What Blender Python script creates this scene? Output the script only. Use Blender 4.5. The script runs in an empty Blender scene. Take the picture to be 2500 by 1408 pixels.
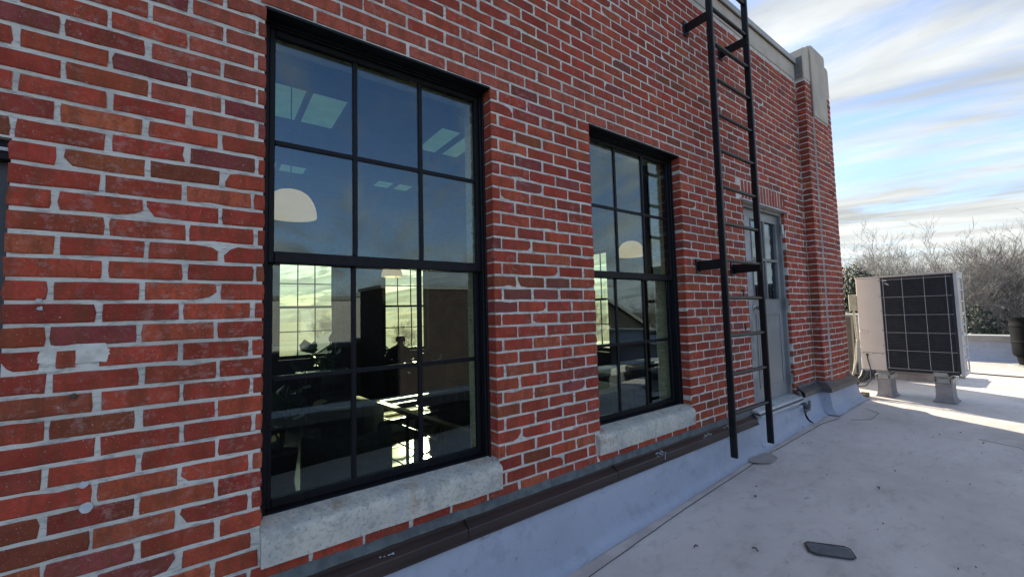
import bpy, bmesh, math, random
from mathutils import Vector, Matrix, noise as mnoise

R = random.Random(7)
scene = bpy.context.scene
PI = math.pi

# ------------------------------------------------------------------ camera
TH, PIT, ROL = math.radians(53.6545), math.radians(3.43744), math.radians(-1.4774)
fwd = Vector((math.cos(TH)*math.cos(PIT), math.sin(TH)*math.cos(PIT), math.sin(PIT)))
rgt = Vector((math.sin(TH), -math.cos(TH), 0))
upv = rgt.cross(fwd)
r2 = math.cos(ROL)*rgt + math.sin(ROL)*upv
u2 = -math.sin(ROL)*rgt + math.cos(ROL)*upv
CAM = Vector((0, -1.85, 0))
cd = bpy.data.cameras.new("camera")
cam = bpy.data.objects.new("camera", cd)
scene.collection.objects.link(cam)
cam.matrix_world = Matrix(((r2.x, u2.x, -fwd.x, CAM.x), (r2.y, u2.y, -fwd.y, CAM.y), (r2.z, u2.z, -fwd.z, CAM.z), (0, 0, 0, 1)))
cd.sensor_width = 36; cd.lens = 14.4; cd.clip_start = .03; cd.clip_end = 3000
scene.camera = cam

# ------------------------------------------------------------------ light, sky, exposure
SUN_DIR = Vector((.40, .915, 0)).normalized()          # towards the sun, on plan
SUN_EL = math.radians(21)
sd = bpy.data.lights.new("sun", 'SUN'); sd.energy = 4.6; sd.angle = math.radians(.6); sd.color = (1, .89, .72)
sun = bpy.data.objects.new("sun", sd); scene.collection.objects.link(sun)
tosun = Vector((SUN_DIR.x*math.cos(SUN_EL), SUN_DIR.y*math.cos(SUN_EL), math.sin(SUN_EL)))
sun.rotation_euler = tosun.to_track_quat('Z', 'Y').to_euler()
scene.view_settings.view_transform = 'Standard'
scene.view_settings.look = 'None'
scene.view_settings.gamma = 1
scene.view_settings.use_curve_mapping = False
scene.view_settings.exposure = 1.72
cy = scene.cycles
cy.use_denoising = True
cy.max_bounces = 8; cy.diffuse_bounces = 4; cy.glossy_bounces = 4; cy.transmission_bounces = 4; cy.transparent_max_bounces = 16
cy.caustics_reflective = False; cy.caustics_refractive = False
cy.sample_clamp_indirect = 6

def sky():
    w = bpy.data.worlds.new("World"); scene.world = w; w.use_nodes = True
    nt = w.node_tree; N = nt.nodes; L = nt.links; N.clear()
    out = N.new('ShaderNodeOutputWorld'); bg = N.new('ShaderNodeBackground')
    st = N.new('ShaderNodeTexSky'); st.sky_type = 'NISHITA'; st.sun_disc = False
    st.sun_elevation = SUN_EL; st.sun_rotation = math.atan2(SUN_DIR.x, SUN_DIR.y)
    st.air_density = 1.0; st.dust_density = .6; st.ozone_density = 1.6
    tc = N.new('ShaderNodeTexCoord'); sep = N.new('ShaderNodeSeparateXYZ'); L.new(tc.outputs['Generated'], sep.inputs[0])
    def M(op, a, b=None, c=None):
        m = N.new('ShaderNodeMath'); m.operation = op
        for k, v in enumerate((a, b, c)):
            if v is None: continue
            if isinstance(v, (int, float)): m.inputs[k].default_value = v
            else: L.new(v, m.inputs[k])
        return m.outputs[0]
    zc = M('ADD', M('MAXIMUM', sep.outputs[2], 0.0), .11)
    px = M('DIVIDE', sep.outputs[0], zc); py = M('DIVIDE', sep.outputs[1], zc)
    cmb = N.new('ShaderNodeCombineXYZ')
    # streaks run roughly along the wall's cross direction
    a = math.radians(-20)
    L.new(M('MULTIPLY', M('ADD', M('MULTIPLY', px, math.cos(a)), M('MULTIPLY', py, -math.sin(a))), 1.15), cmb.inputs[0])
    L.new(M('MULTIPLY', M('ADD', M('MULTIPLY', px, math.sin(a)), M('MULTIPLY', py, math.cos(a))), .40), cmb.inputs[1])
    def noise(sc, det, rough, dist, off):
        mp = N.new('ShaderNodeMapping'); mp.inputs['Location'].default_value = off; L.new(cmb.outputs[0], mp.inputs[0])
        n = N.new('ShaderNodeTexNoise'); n.inputs['Scale'].default_value = sc; n.inputs['Detail'].default_value = det
        n.inputs['Roughness'].default_value = rough; n.inputs['Distortion'].default_value = dist
        L.new(mp.outputs[0], n.inputs['Vector']); return n.outputs['Fac']
    n1 = noise(.75, 9, .60, .5, (3.3, 1.7, 0)); n2 = noise(2.6, 8, .62, .9, (5.4, 7.7, 1))
    s = M('ADD', M('MULTIPLY', n1, .66), M('MULTIPLY', n2, .34))
    # the part of the sky facing the sun has the thicker veil
    dt = M('ADD', M('MULTIPLY', sep.outputs[0], SUN_DIR.x*.4+.6), M('MULTIPLY', sep.outputs[1], SUN_DIR.y*.6))
    s2 = M('ADD', s, M('MULTIPLY', dt, .03))
    mr = N.new('ShaderNodeMapRange'); mr.interpolation_type = 'SMOOTHSTEP'
    mr.inputs['From Min'].default_value = .44; mr.inputs['From Max'].default_value = .60
    L.new(s2, mr.inputs['Value'])
    # haze band near the horizon
    hz = M('POWER', M('SUBTRACT', 1.0, M('MINIMUM', M('MAXIMUM', sep.outputs[2], 0.0), 1.0)), 6.0)
    fac = M('MINIMUM', M('ADD', M('MULTIPLY', mr.outputs[0], .88), M('MULTIPLY', hz, .95)), .96)
    mix = N.new('ShaderNodeMix'); mix.data_type = 'RGBA'
    tn = N.new('ShaderNodeMix'); tn.data_type = 'RGBA'; tn.blend_type = 'MULTIPLY'; tn.inputs['Factor'].default_value = 1
    L.new(st.outputs[0], tn.inputs['A']); tn.inputs['B'].default_value = (.50, .545, .66, 1)
    L.new(fac, mix.inputs['Factor']); L.new(tn.outputs['Result'], mix.inputs['A'])
    cl = N.new('ShaderNodeMix'); cl.data_type = 'RGBA'
    cl.inputs['A'].default_value = (2.2, 2.25, 2.25, 1); cl.inputs['B'].default_value = (2.1, 2.15, 2.05, 1)
    L.new(M('MULTIPLY', M('ADD', dt, 1.0), .5), cl.inputs['Factor'])
    n3 = noise(1.9, 6, .55, .4, (1.1, 9.3, 5)); sh = N.new('ShaderNodeMapRange'); sh.inputs['From Min'].default_value = .36; sh.inputs['From Max'].default_value = .62
    sh.inputs['To Min'].default_value = .62; sh.inputs['To Max'].default_value = 1.12; L.new(n3, sh.inputs['Value'])
    vm = N.new('ShaderNodeVectorMath'); vm.operation = 'SCALE'; L.new(cl.outputs['Result'], vm.inputs[0]); L.new(sh.outputs[0], vm.inputs['Scale'])
    L.new(vm.outputs[0], mix.inputs['B'])
    L.new(mix.outputs['Result'], bg.inputs[0]); bg.inputs[1].default_value = .14
    L.new(bg.outputs[0], out.inputs[0])
sky()

# ------------------------------------------------------------------ material helpers
MATS = {}
def nodes_of(name):
    m = bpy.data.materials.new(name); m.use_nodes = True
    nt = m.node_tree; b = nt.nodes['Principled BSDF']
    return m, nt, b
def mathn(nt, op, a, b=None, c=None):
    m = nt.nodes.new('ShaderNodeMath'); m.operation = op
    for k, v in enumerate((a, b, c)):
        if v is None: continue
        if isinstance(v, (int, float)): m.inputs[k].default_value = v
        else: nt.links.new(v, m.inputs[k])
    return m.outputs[0]
def noisen(nt, scale, detail=4, rough=.55, stretch=(1, 1, 1), obj=False, dist=0, off=(0, 0, 0)):
    if obj:
        src = nt.nodes.new('ShaderNodeTexCoord').outputs['Object']
    else:
        src = nt.nodes.new('ShaderNodeNewGeometry').outputs['Position']
    mp = nt.nodes.new('ShaderNodeMapping'); mp.inputs['Scale'].default_value = stretch; mp.inputs['Location'].default_value = off
    nt.links.new(src, mp.inputs[0])
    n = nt.nodes.new('ShaderNodeTexNoise'); n.inputs['Scale'].default_value = scale
    n.inputs['Detail'].default_value = detail; n.inputs['Roughness'].default_value = rough; n.inputs['Distortion'].default_value = dist
    nt.links.new(mp.outputs[0], n.inputs['Vector'])
    return n.outputs['Fac']
def ramp(nt, v, a, b, lo=0., hi=1.):
    m = nt.nodes.new('ShaderNodeMapRange'); m.interpolation_type = 'SMOOTHSTEP'
    m.inputs['From Min'].default_value = a; m.inputs['From Max'].default_value = b
    m.inputs['To Min'].default_value = lo; m.inputs['To Max'].default_value = hi
    nt.links.new(v, m.inputs['Value']); return m.outputs[0]
def mixc(nt, f, a, b, mode='MIX'):
    m = nt.nodes.new('ShaderNodeMix'); m.data_type = 'RGBA'; m.blend_type = mode
    for k, v in (('Factor', f), ('A', a), ('B', b)):
        if isinstance(v, (int, float)): m.inputs[k].default_value = v
        elif isinstance(v, (tuple, list)): m.inputs[k].default_value = (*v[:3], 1)
        else: nt.links.new(v, m.inputs[k])
    return m.outputs['Result']
def bumpn(nt, b, h, strength=.3, dist=.002):
    n = nt.nodes.new('ShaderNodeBump'); n.inputs['Strength'].default_value = strength; n.inputs['Distance'].default_value = dist
    nt.links.new(h, n.inputs['Height']); nt.links.new(n.outputs[0], b.inputs['Normal'])
def mat(name, col, rough=.6, metal=0., col2=None, scale=8, amp=.35, bump=0, bscale=80, stretch=(1, 1, 1), lo=.35, hi=.65, spec=None, bdist=.002, detail=5):
    if name in MATS: return MATS[name]
    m, nt, b = nodes_of(name)
    f = ramp(nt, noisen(nt, scale, detail, .6, stretch), lo, hi)
    c2 = col2 or tuple(c*(1-amp) for c in col)
    nt.links.new(mixc(nt, f, col, c2), b.inputs['Base Color'])
    b.inputs['Roughness'].default_value = rough; b.inputs['Metallic'].default_value = metal
    if spec is not None: b.inputs['Specular IOR Level'].default_value = spec
    if bump: bumpn(nt, b, noisen(nt, bscale, 4, .6, stretch), bump, bdist)
    MATS[name] = m; return m

def m_brick():
    m, nt, b = nodes_of('brick'); lk = nt.links
    at = nt.nodes.new('ShaderNodeAttribute'); at.attribute_name = 'tint'
    blot = noisen(nt, 9, 5, .6); streak = noisen(nt, 16, 4, .6, (1.6, 1.6, .35), off=(3, 1, 7)); fine = noisen(nt, 90, 4, .65)
    c = mixc(nt, ramp(nt, blot, .40, .62, 0, .75), at.outputs['Color'], (.68, .60, .58), 'MULTIPLY')
    c = mixc(nt, ramp(nt, streak, .47, .60, 0, .50), c, (.16, .055, .02))
    c = mixc(nt, ramp(nt, fine, .48, .62, 0, .6), c, (.24, .055, .03)); c = mixc(nt, ramp(nt, noisen(nt, 120, 4, .7, off=(3, 3, 9)), .56, .72, 0, .5), c, (.50, .17, .11))
    film = noisen(nt, 26, 7, .72, (1, 1, 1.3), off=(5, 2, 0)); patch = noisen(nt, 4.2, 3, .5, off=(1, 8, 3))
    ff = mathn(nt, 'MULTIPLY', ramp(nt, film, .50, .62), ramp(nt, patch, .46, .64, .03, .45))
    c = mixc(nt, ff, c, (.44, .27, .235))
    sp = noisen(nt, 150, 3, .7, (1, 1, .7), off=(2, 2, 2))
    c = mixc(nt, mathn(nt, 'MULTIPLY', ramp(nt, sp, .655, .69), .7), c, (.50, .46, .42))
    ed = mathn(nt, 'ADD', mathn(nt, 'MULTIPLY', at.outputs['Alpha'], .62), mathn(nt, 'MULTIPLY', noisen(nt, 75, 5, .7, off=(9, 0, 4)), .75))
    c = mixc(nt, ramp(nt, ed, .84, .97, 0, .9), c, (.42, .39, .35))
    lk.new(c, b.inputs['Base Color']); b.inputs['Roughness'].default_value = .82; b.inputs['Specular IOR Level'].default_value = .3
    bumpn(nt, b, mathn(nt, 'ADD', mathn(nt, 'MULTIPLY', noisen(nt, 240, 4, .7), .6), noisen(nt, 45, 4, .6)), .5, .003)
    MATS['brick'] = m; return m
def m_mortar():
    m, nt, b = nodes_of('mortar'); lk = nt.links
    c = mixc(nt, ramp(nt, noisen(nt, 5, 5, .6), .35, .65), (.75, .715, .61), (.60, .575, .49))
    c = mixc(nt, ramp(nt, noisen(nt, 30, 5, .7, (.6, 1, 2.2)), .48, .68, 0, .7), c, (.21, .22, .215))
    c = mixc(nt, ramp(nt, noisen(nt, 3.0, 4, .6, off=(4, 4, 4)), .55, .72, 0, .45), c, (.42, .38, .29))
    c = mixc(nt, ramp(nt, noisen(nt, 260, 2, .6), .62, .74, 0, .5), c, (.14, .15, .15))
    lk.new(c, b.inputs['Base Color']); b.inputs['Roughness'].default_value = .95; b.inputs['Specular IOR Level'].default_value = .2
    bumpn(nt, b, mathn(nt, 'ADD', noisen(nt, 220, 4, .7), mathn(nt, 'MULTIPLY', noisen(nt, 50, 4, .6), 1.5)), .6, .003)
    MATS['mortar'] = m; return m
def m_stone():
    m, nt, b = nodes_of('sill_stone'); lk = nt.links
    c = mixc(nt, ramp(nt, noisen(nt, 7, 6, .65), .35, .65), (.64, .60, .49), (.50, .49, .43))
    c = mixc(nt, ramp(nt, noisen(nt, 5.5, 5, .6, (1, 1, .8), off=(2.2, 0, 1)), .56, .68, 0, .75), c, (.40, .27, .15))
    c = mixc(nt, ramp(nt, noisen(nt, 60, 5, .7), .50, .66, 0, .6), c, (.22, .22, .20)); c = mixc(nt, ramp(nt, noisen(nt, 14, 6, .7, off=(0, 3, 3)), .50, .62, 0, .5), c, (.30, .29, .25))
    c = mixc(nt, ramp(nt, noisen(nt, 11, 6, .75, off=(7, 1, 1)), .60, .70, 0, .6), c, (.52, .54, .54))
    lk.new(c, b.inputs['Base Color']); b.inputs['Roughness'].default_value = .9; b.inputs['Specular IOR Level'].default_value = .25
    bumpn(nt, b, mathn(nt, 'ADD', noisen(nt, 170, 4, .7), mathn(nt, 'MULTIPLY', noisen(nt, 28, 5, .65), 2.)), .55, .003)
    MATS['stone'] = m; return m
def m_membrane(name, base, dirt, cl):
    m, nt, b = nodes_of(name); lk = nt.links
    c = mixc(nt, ramp(nt, noisen(nt, 1.1, 6, .6), .35, .68), base, dirt)
    c = mixc(nt, ramp(nt, noisen(nt, 7, 6, .7, (1, 1.6, 1)), .50, .72, 0, .45), c, tuple(x*.66 for x in dirt))
    c = mixc(nt, ramp(nt, noisen(nt, 3.1, 6, .65, off=(6, 2, 0)), .56, .72, 0, .5), c, cl)
    c = mixc(nt, ramp(nt, noisen(nt, 45, 4, .7), .60, .76, 0, .35), c, tuple(x*.5 for x in dirt))
    c = mixc(nt, ramp(nt, noisen(nt, 24, 3, .5, (.35, 1, 1), off=(4, 9, 0), dist=1.5), .68, .72, 0, .45), c, (.2, .17, .15))
    lk.new(c, b.inputs['Base Color'])
    lk.new(ramp(nt, noisen(nt, 3, 4, .6), .3, .7, .42, .72), b.inputs['Roughness']); b.inputs['Specular IOR Level'].default_value = .35
    bumpn(nt, b, mathn(nt, 'ADD', mathn(nt, 'MULTIPLY', noisen(nt, 7, 3, .5), 6.), noisen(nt, 120, 3, .6)), .35, .004)
    MATS[name] = m; return m
def m_glass(name, tint=(.88, .93, .83), refl=.075):
    m = bpy.data.materials.new(name); m.use_nodes = True; nt = m.node_tree; N = nt.nodes; L = nt.links; N.clear()
    out = N.new('ShaderNodeOutputMaterial'); mx = N.new('ShaderNodeMixShader')
    tr = N.new('ShaderNodeBsdfTransparent'); tr.inputs[0].default_value = (*tint, 1)
    gl = N.new('ShaderNodeBsdfGlossy'); gl.inputs['Roughness'].default_value = .0; gl.inputs[0].default_value = (.72, .87, 1, 1)
    ge = N.new('ShaderNodeNewGeometry'); dp = N.new('ShaderNodeVectorMath'); dp.operation = 'DOT_PRODUCT'
    L.new(ge.outputs['Normal'], dp.inputs[0]); L.new(ge.outputs['Incoming'], dp.inputs[1])
    om = mathn(nt, 'SUBTRACT', 1.0, mathn(nt, 'MINIMUM', mathn(nt, 'ABSOLUTE', dp.outputs['Value']), 1.0))
    fr = mathn(nt, 'ADD', mathn(nt, 'MULTIPLY', mathn(nt, 'POWER', om, 4.0), .93), refl)
    L.new(fr, mx.inputs[0]); L.new(tr.outputs[0], mx.inputs[1]); L.new(gl.outputs[0], mx.inputs[2]); L.new(mx.outputs[0], out.inputs[0])
    MATS[name] = m; return m
def m_translucent(name, col, emit=0, tcol=None):
    m = bpy.data.materials.new(name); m.use_nodes = True; nt = m.node_tree; N = nt.nodes; L = nt.links; N.clear()
    out = N.new('ShaderNodeOutputMaterial'); mx = N.new('ShaderNodeMixShader'); mx.inputs[0].default_value = .5
    d = N.new('ShaderNodeBsdfDiffuse'); t = N.new('ShaderNodeBsdfTranslucent')
    cc = mixc(nt, ramp(nt, noisen(nt, 6, 3), .35, .65), col, tuple(c*.9 for c in col))
    L.new(cc, d.inputs[0]); L.new(cc, t.inputs[0])
    L.new(d.outputs[0], mx.inputs[1]); L.new(t.outputs[0], mx.inputs[2])
    if emit:
        e = N.new('ShaderNodeEmission'); e.inputs[0].default_value = (1, .82, .62, 1); e.inputs[1].default_value = emit
        ad = N.new('ShaderNodeAddShader'); L.new(mx.outputs[0], ad.inputs[0]); L.new(e.outputs[0], ad.inputs[1]); L.new(ad.outputs[0], out.inputs[0])
    else: L.new(mx.outputs[0], out.inputs[0])
    MATS[name] = m; return m

BRICK = m_brick(); MORTAR = m_mortar(); STONE = m_stone()
MEMB = m_membrane('roof_membrane', (.70, .64, .565), (.56, .50, .44), (.76, .71, .64))
MEMB2 = m_membrane('base_flashing_membrane', (.42, .45, .51), (.37, .395, .44), (.50, .53, .58))
GLASS = m_glass('window_glass')
BLACK = mat('black_window_paint', (.006, .0065, .008), .5, col2=(.010, .011, .013), scale=30, bump=.25, bscale=60, spec=.2)
LADDERM = mat('black_ladder_paint', (.005, .006, .008), .38, col2=(.010, .011, .013), scale=14, bump=.15, bscale=150, spec=.35)
STRIP = mat('brown_metal', (.050, .033, .027), .30, col2=(.034, .023, .019), scale=5, bump=.15, bscale=60, stretch=(.4, 1, 1))
STRIPG = mat('grey_brown_metal', (.09, .088, .080), .40, col2=(.06, .06, .057), scale=6)
SEAL = mat('grey_sealant', (.13, .145, .14), .8, col2=(.085, .095, .095), scale=18, bump=.6, bscale=60, bdist=.006)
STUCCO = mat('grey_stucco', (.58, .51, .40), .92, col2=(.48, .425, .34), scale=4, bump=.5, bscale=90)
STUCCO2 = mat('rough_grey_block', (.22, .215, .19), .95, col2=(.15, .148, .135), scale=16, bump=.8, bscale=40, bdist=.006)
COPE = mat('coping_metal', (.42, .43, .40), .5, col2=(.36, .37, .34), scale=3)
DOORM = mat('grey_door_paint', (.21, .222, .212), .42, col2=(.25, .26, .25), scale=3.2, lo=.45, hi=.62, bump=.1)
DOORL = mat('patched_door_paint', (.32, .35, .35), .5, col2=(.16, .18, .185), scale=5)
ALU = mat('threshold_aluminium', (.60, .62, .60), .42, .3, col2=(.48, .50, .49), scale=10)
STEEL = mat('brushed_steel', (.42, .41, .39), .25, 1., col2=(.33, .32, .30), scale=20)
CREAM = mat('cream_sheet_metal', (.66, .56, .48), .45, col2=(.68, .60, .53), scale=2.5)
CREAMG = mat('ivory_grille', (.62, .62, .57), .5, col2=(.54, .54, .50), scale=4)
COIL = mat('black_coil', (.018, .018, .021), .55, col2=(.03, .03, .034), scale=25)
WIRE = mat('wire_grid', (.46, .45, .43), .45, col2=(.38, .37, .36), scale=40)
CURB = mat('painted_curb', (.33, .31, .30), .75, col2=(.24, .225, .22), scale=7, bump=.4)
CAPM = mat('galvanised_cap', (.40, .40, .37), .5, .2, col2=(.31, .31, .29), scale=12)
RUBBER = mat('black_rubber', (.014, .014, .014), .6, col2=(.03, .03, .03), scale=20)
PLASTIC = mat('black_plastic', (.008, .0085, .0095), .7, col2=(.012, .013, .014), scale=4, spec=.02)
CONDUIT = mat('tan_conduit', (.40, .37, .30), .5, col2=(.30, .28, .23), scale=20)
RUST = mat('rust', (.22, .10, .03), .9, col2=(.10, .05, .025), scale=50)
WHITE = mat('white_paint', (.62, .63, .62), .5, col2=(.5, .51, .51), scale=20)
PLATE = mat('grey_rubber_plate', (.16, .165, .155), .8, col2=(.12, .125, .12), scale=25, bump=.5, bscale=200)
SEAMD = mat('dark_seam', (.08, .07, .065), .8)
BIRD = mat('bird_dropping', (.55, .62, .64), .8, col2=(.35, .42, .44), scale=90)
LEAFD = mat('dead_leaf', (.045, .032, .022), .8, col2=(.02, .016, .012), scale=50)

# ------------------------------------------------------------------ mesh helpers
class MB:
    def __init__(s): s.v = []; s.f = []; s.c = None
    def box(s, x0, x1, y0, y1, z0, z1):
        n = len(s.v)
        s.v += [(x0, y0, z0), (x1, y0, z0), (x1, y1, z0), (x0, y1, z0), (x0, y0, z1), (x1, y0, z1), (x1, y1, z1), (x0, y1, z1)]
        s.f += [tuple(n+k for k in q) for q in ((0, 3, 2, 1), (4, 5, 6, 7), (0, 1, 5, 4), (1, 2, 6, 5), (2, 3, 7, 6), (3, 0, 4, 7))]
        return s
    def poly_prism(s, pts, y0, y1, axis='y'):
        # pts in (x,z) for axis y; (x,y) for axis z; (y,z) for axis x ; counterclockwise
        n = len(s.v); k = len(pts)
        def P(p, t):
            if axis == 'y': return (p[0], t, p[1])
            if axis == 'z': return (p[0], p[1], t)
            return (t, p[0], p[1])
        s.v += [P(p, y0) for p in pts] + [P(p, y1) for p in pts]
        s.f.append(tuple(range(n, n+k))); s.f.append(tuple(range(n+2*k-1, n+k-1, -1)))
        for i in range(k):
            j = (i+1) % k
            s.f.append((n+i, n+k+i, n+k+j, n+j))
        return s
    def tube(s, pts, r, n=8, caps=True):
        pts = [Vector(p) for p in pts]; rs = r if isinstance(r, (list, tuple)) else [r]*len(pts)
        base = len(s.v); prev = None
        for i, p in enumerate(pts):
            d = (pts[min(i+1, len(pts)-1)] - pts[max(i-1, 0)])
            if d.length < 1e-9: d = Vector((0, 0, 1))
            d.normalize()
            if prev is None:
                a = Vector((0, 0, 1)) if abs(d.z) < .9 else Vector((1, 0, 0))
                u = d.cross(a).normalized()
            else:
                u = (prev - d*prev.dot(d))
                u = u.normalized() if u.length > 1e-6 else d.orthogonal().normalized()
            prev = u; w = d.cross(u)
            for k in range(n):
                t = 2*PI*k/n; q = p + (u*math.cos(t) + w*math.sin(t))*rs[i]
                s.v.append(tuple(q))
        for i in range(len(pts)-1):
            for k in range(n):
                a = base+i*n+k; b = base+i*n+(k+1) % n
                s.f.append((a, b, b+n, a+n))
        if caps:
            s.f.append(tuple(base+k for k in range(n-1, -1, -1))); e = base+(len(pts)-1)*n
            s.f.append(tuple(e+k for k in range(n)))
        return s
    def lathe(s, prof, cx=0, cy=0, n=24, cap=True):
        base = len(s.v)
        for (r, z) in prof:
            for k in range(n):
                t = 2*PI*k/n; s.v.append((cx+r*math.cos(t), cy+r*math.sin(t), z))
        for i in range(len(prof)-1):
            for k in range(n):
                a = base+i*n+k; b = base+i*n+(k+1) % n
                s.f.append((a, b, b+n, a+n))
        if cap:
            s.f.append(tuple(base+k for k in range(n-1, -1, -1))); e = base+(len(prof)-1)*n
            s.f.append(tuple(e+k for k in range(n)))
        return s
    def quad(s, *p):
        n = len(s.v); s.v += [tuple(q) for q in p]; s.f.append(tuple(range(n, n+len(p)))); return s
    def join(s, o):
        n = len(s.v); s.v += o.v; s.f += [tuple(i+n for i in q) for q in o.f]; return s
    def build(s, name, m, parent=None, loc=(0, 0, 0), smooth=False, bevel=0, kind=None, label=None, local=False, segs=1):
        off = Vector(loc)
        me = bpy.data.meshes.new(name)
        if local: vs = s.v
        else:
            o3 = wl(parent) + off if parent else off
            vs = [(a-o3.x, b-o3.y, c-o3.z) for a, b, c in s.v]
        me.from_pydata(vs, [], s.f); me.update()
        if smooth:
            me.polygons.foreach_set('use_smooth', [True]*len(me.polygons))
            if hasattr(me, 'set_sharp_from_angle'): me.set_sharp_from_angle(angle=math.radians(40))
        me.materials.append(m)
        if s.c is not None:
            at = me.color_attributes.new('tint', 'FLOAT_COLOR', 'POINT')
            at.data.foreach_set('color', [x for c in s.c for x in c])
        o = bpy.data.objects.new(name, me); scene.collection.objects.link(o)
        o.location = off
        if parent: o.parent = parent
        if bevel:
            b = o.modifiers.new('bevel', 'BEVEL'); b.width = bevel; b.segments = segs; b.limit_method = 'ANGLE'; b.angle_limit = math.radians(40)
        if kind: o['kind'] = kind
        if label: o['label'] = label
        return o
WL = {}
def wl(o):
    v = Vector((0, 0, 0))
    while o is not None:
        v += Vector(o.location); o = o.parent
    return v
def tag(o, label, cat, group=None):
    o['label'] = label; o['category'] = cat
    if group: o['group'] = group
    return o
def thing(name, loc, label=None, cat=None, group=None, rz=0):
    o = bpy.data.objects.new(name, None); scene.collection.objects.link(o); o.location = loc
    o.empty_display_size = .2; o.rotation_euler.z = rz
    if label: tag(o, label, cat, group)
    return o
def copy_tree(o, parent=None, loc=None, rz=None, sc=None):
    c = o.copy(); scene.collection.objects.link(c); c.parent = parent
    for ch in list(o.children): copy_tree(ch, c)
    if loc is not None: c.location = loc
    if rz is not None: c.rotation_euler.z = rz
    if sc is not None: c.scale = (sc, sc, sc)
    return c
def struct(o): o['kind'] = 'structure'; return o

# ------------------------------------------------------------------ roof surface
def gz(x):
    if x < 0: return -1.53 + .02*x*(x > -3) - (.06 if x <= -3 else 0)
    if x < 6.2: return -1.53 + .05*x
    return -1.22
def roof():
    m = MB(); xs = [-5 + .25*i for i in range(73)]; ys = [-9 + .25*i for i in range(75)]
    xs = [min(x, 13.0) for x in xs]
    idx = {}
    for i, x in enumerate(xs):
        for j, y in enumerate(ys):
            z = gz(x)
            d = mnoise.noise((x*.7, y*.7, 3.1))*.008
            idx[i, j] = len(m.v); m.v.append((x, y, z + d*(y < -.4)))
    for i in range(len(xs)-1):
        for j in range(len(ys)-1):
            if xs[i] >= 13: continue
            if ys[j] >= .25 and xs[i+1] <= 6.5: continue
            if ys[j] < -2.7: continue
            m.f.append((idx[i, j], idx[i+1, j], idx[i+1, j+1], idx[i, j+1]))
    struct(m.build('roof_surface', MEMB, smooth=True))
roof()

# membrane lap along the wall: a thin sheet with its edge line
def lap():
    m = MB(); pts = [(-3, -.40), (0, -.27), (1.66, -.205), (2.7, -.165), (4.1, -.155), (5.3, -.20), (5.62, -.27)]
    for a, b in zip(pts, pts[1:]):
        for t in range(6):
            x0 = a[0]+(b[0]-a[0])*t/6; y0 = a[1]+(b[1]-a[1])*t/6; x1 = a[0]+(b[0]-a[0])*(t+1)/6; y1 = a[1]+(b[1]-a[1])*(t+1)/6
            m.quad((x0, y0, gz(x0)+.005), (x1, y1, gz(x1)+.005), (x1, -.02, gz(x1)+.006), (x0, -.02, gz(x0)+.006))
            m.quad((x0, y0, gz(x0)-.002), (x1, y1, gz(x1)-.002), (x1, y1, gz(x1)+.005), (x0, y0, gz(x0)+.005))
    o = m.build('membrane_lap', mat('dirty_membrane', (.60, .52, .455), .7, col2=(.48, .41, .355), scale=6, bump=.3, bscale=60)); struct(o)
    s = MB(); path = []
    for a, b in zip(pts, pts[1:]):
        for t in range(8):
            x = a[0]+(b[0]-a[0])*t/8; y = a[1]+(b[1]-a[1])*t/8; path.append((x, y-.001+R.uniform(-.0015, .0015), gz(x)+.004))
    s.tube(path, .0028, 4)
    # the patch edges on the far right
    for q in ([(5.62, -1.28), (5.55, -1.52), (5.35, -1.62), (5.1, -1.60)], [(6.2, -.35), (6.05, -.5), (5.75, -.5), (5.6, -.36)]):
        s.tube([(a, b, gz(a)+.002) for a, b in q], .0018, 4)
    s.build('seam_line', SEAMD, o)
lap()

def parapet(name, x0, x1, y0, y1, zt, label, wm=None):
    p = thing(name, ((x0+x1)/2, (y0+y1)/2, -1.3), label, 'parapet')
    MB().box(x0, x1, y0, y1, -7, zt-.09).build('wall', wm or MEMB2, p)
    MB().box(x0-.03, x1+.03, y0-.03, y1+.03, zt-.088, zt).build('coping', mat('parapet_cap', (.30, .27, .25), .5, col2=(.36, .34, .32), scale=3), p)
    MB().box(x0-.04, x1+.04, y0-.04, y1+.04, zt+.002, zt+.03).build('cap_edge', COPE, p)
    return p
pp = parapet('roof_parapet', 13.0, 13.35, -9.3, 9, -.745, 'low pale roof parapet behind the barrel, in front of the trees')
parapet('roof_parapet', -5, 12.95, -2.95, -2.68, -1.02, 'low roof edge kerb just behind the viewpoint, mirrored low in the large window', mat('dark_parapet', (.10, .10, .105), .8, col2=(.075, .075, .08), scale=2))
lr = MB(); lr.quad((-5, -9, -2.7), (12.98, -9, -2.7), (12.98, -2.95, -2.7), (-5, -2.95, -2.7)); struct(lr.build('lower_roof', mat('dark_roofing', (.05, .05, .052), .85, col2=(.075, .073, .07), scale=1.3)))
c = MB()
for k in range(6):
    a = k/5*PI/2; b = (k+1)/5*PI/2
    if k == 5: break
    y0, y1 = -9, 9
    c.quad((13.0-.35*(1-math.sin(a)), y0, -1.22+.35*(1-math.cos(a))), (13.0-.35*(1-math.sin(b)), y0, -1.22+.35*(1-math.cos(b))), (13.0-.35*(1-math.sin(b)), y1, -1.22+.35*(1-math.cos(b))), (13.0-.35*(1-math.sin(a)), y1, -1.22+.35*(1-math.cos(a))))
c.build('cant_strip', MEMB2, pp, smooth=True)
parapet('roof_parapet', -5, 13, -9.35, -9.0, -.62, 'low roof parapet opposite the wall, seen mirrored in the window glass', mat('dark_parapet', (.10, .10, .105), .8, col2=(.075, .075, .08), scale=2))

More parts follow.
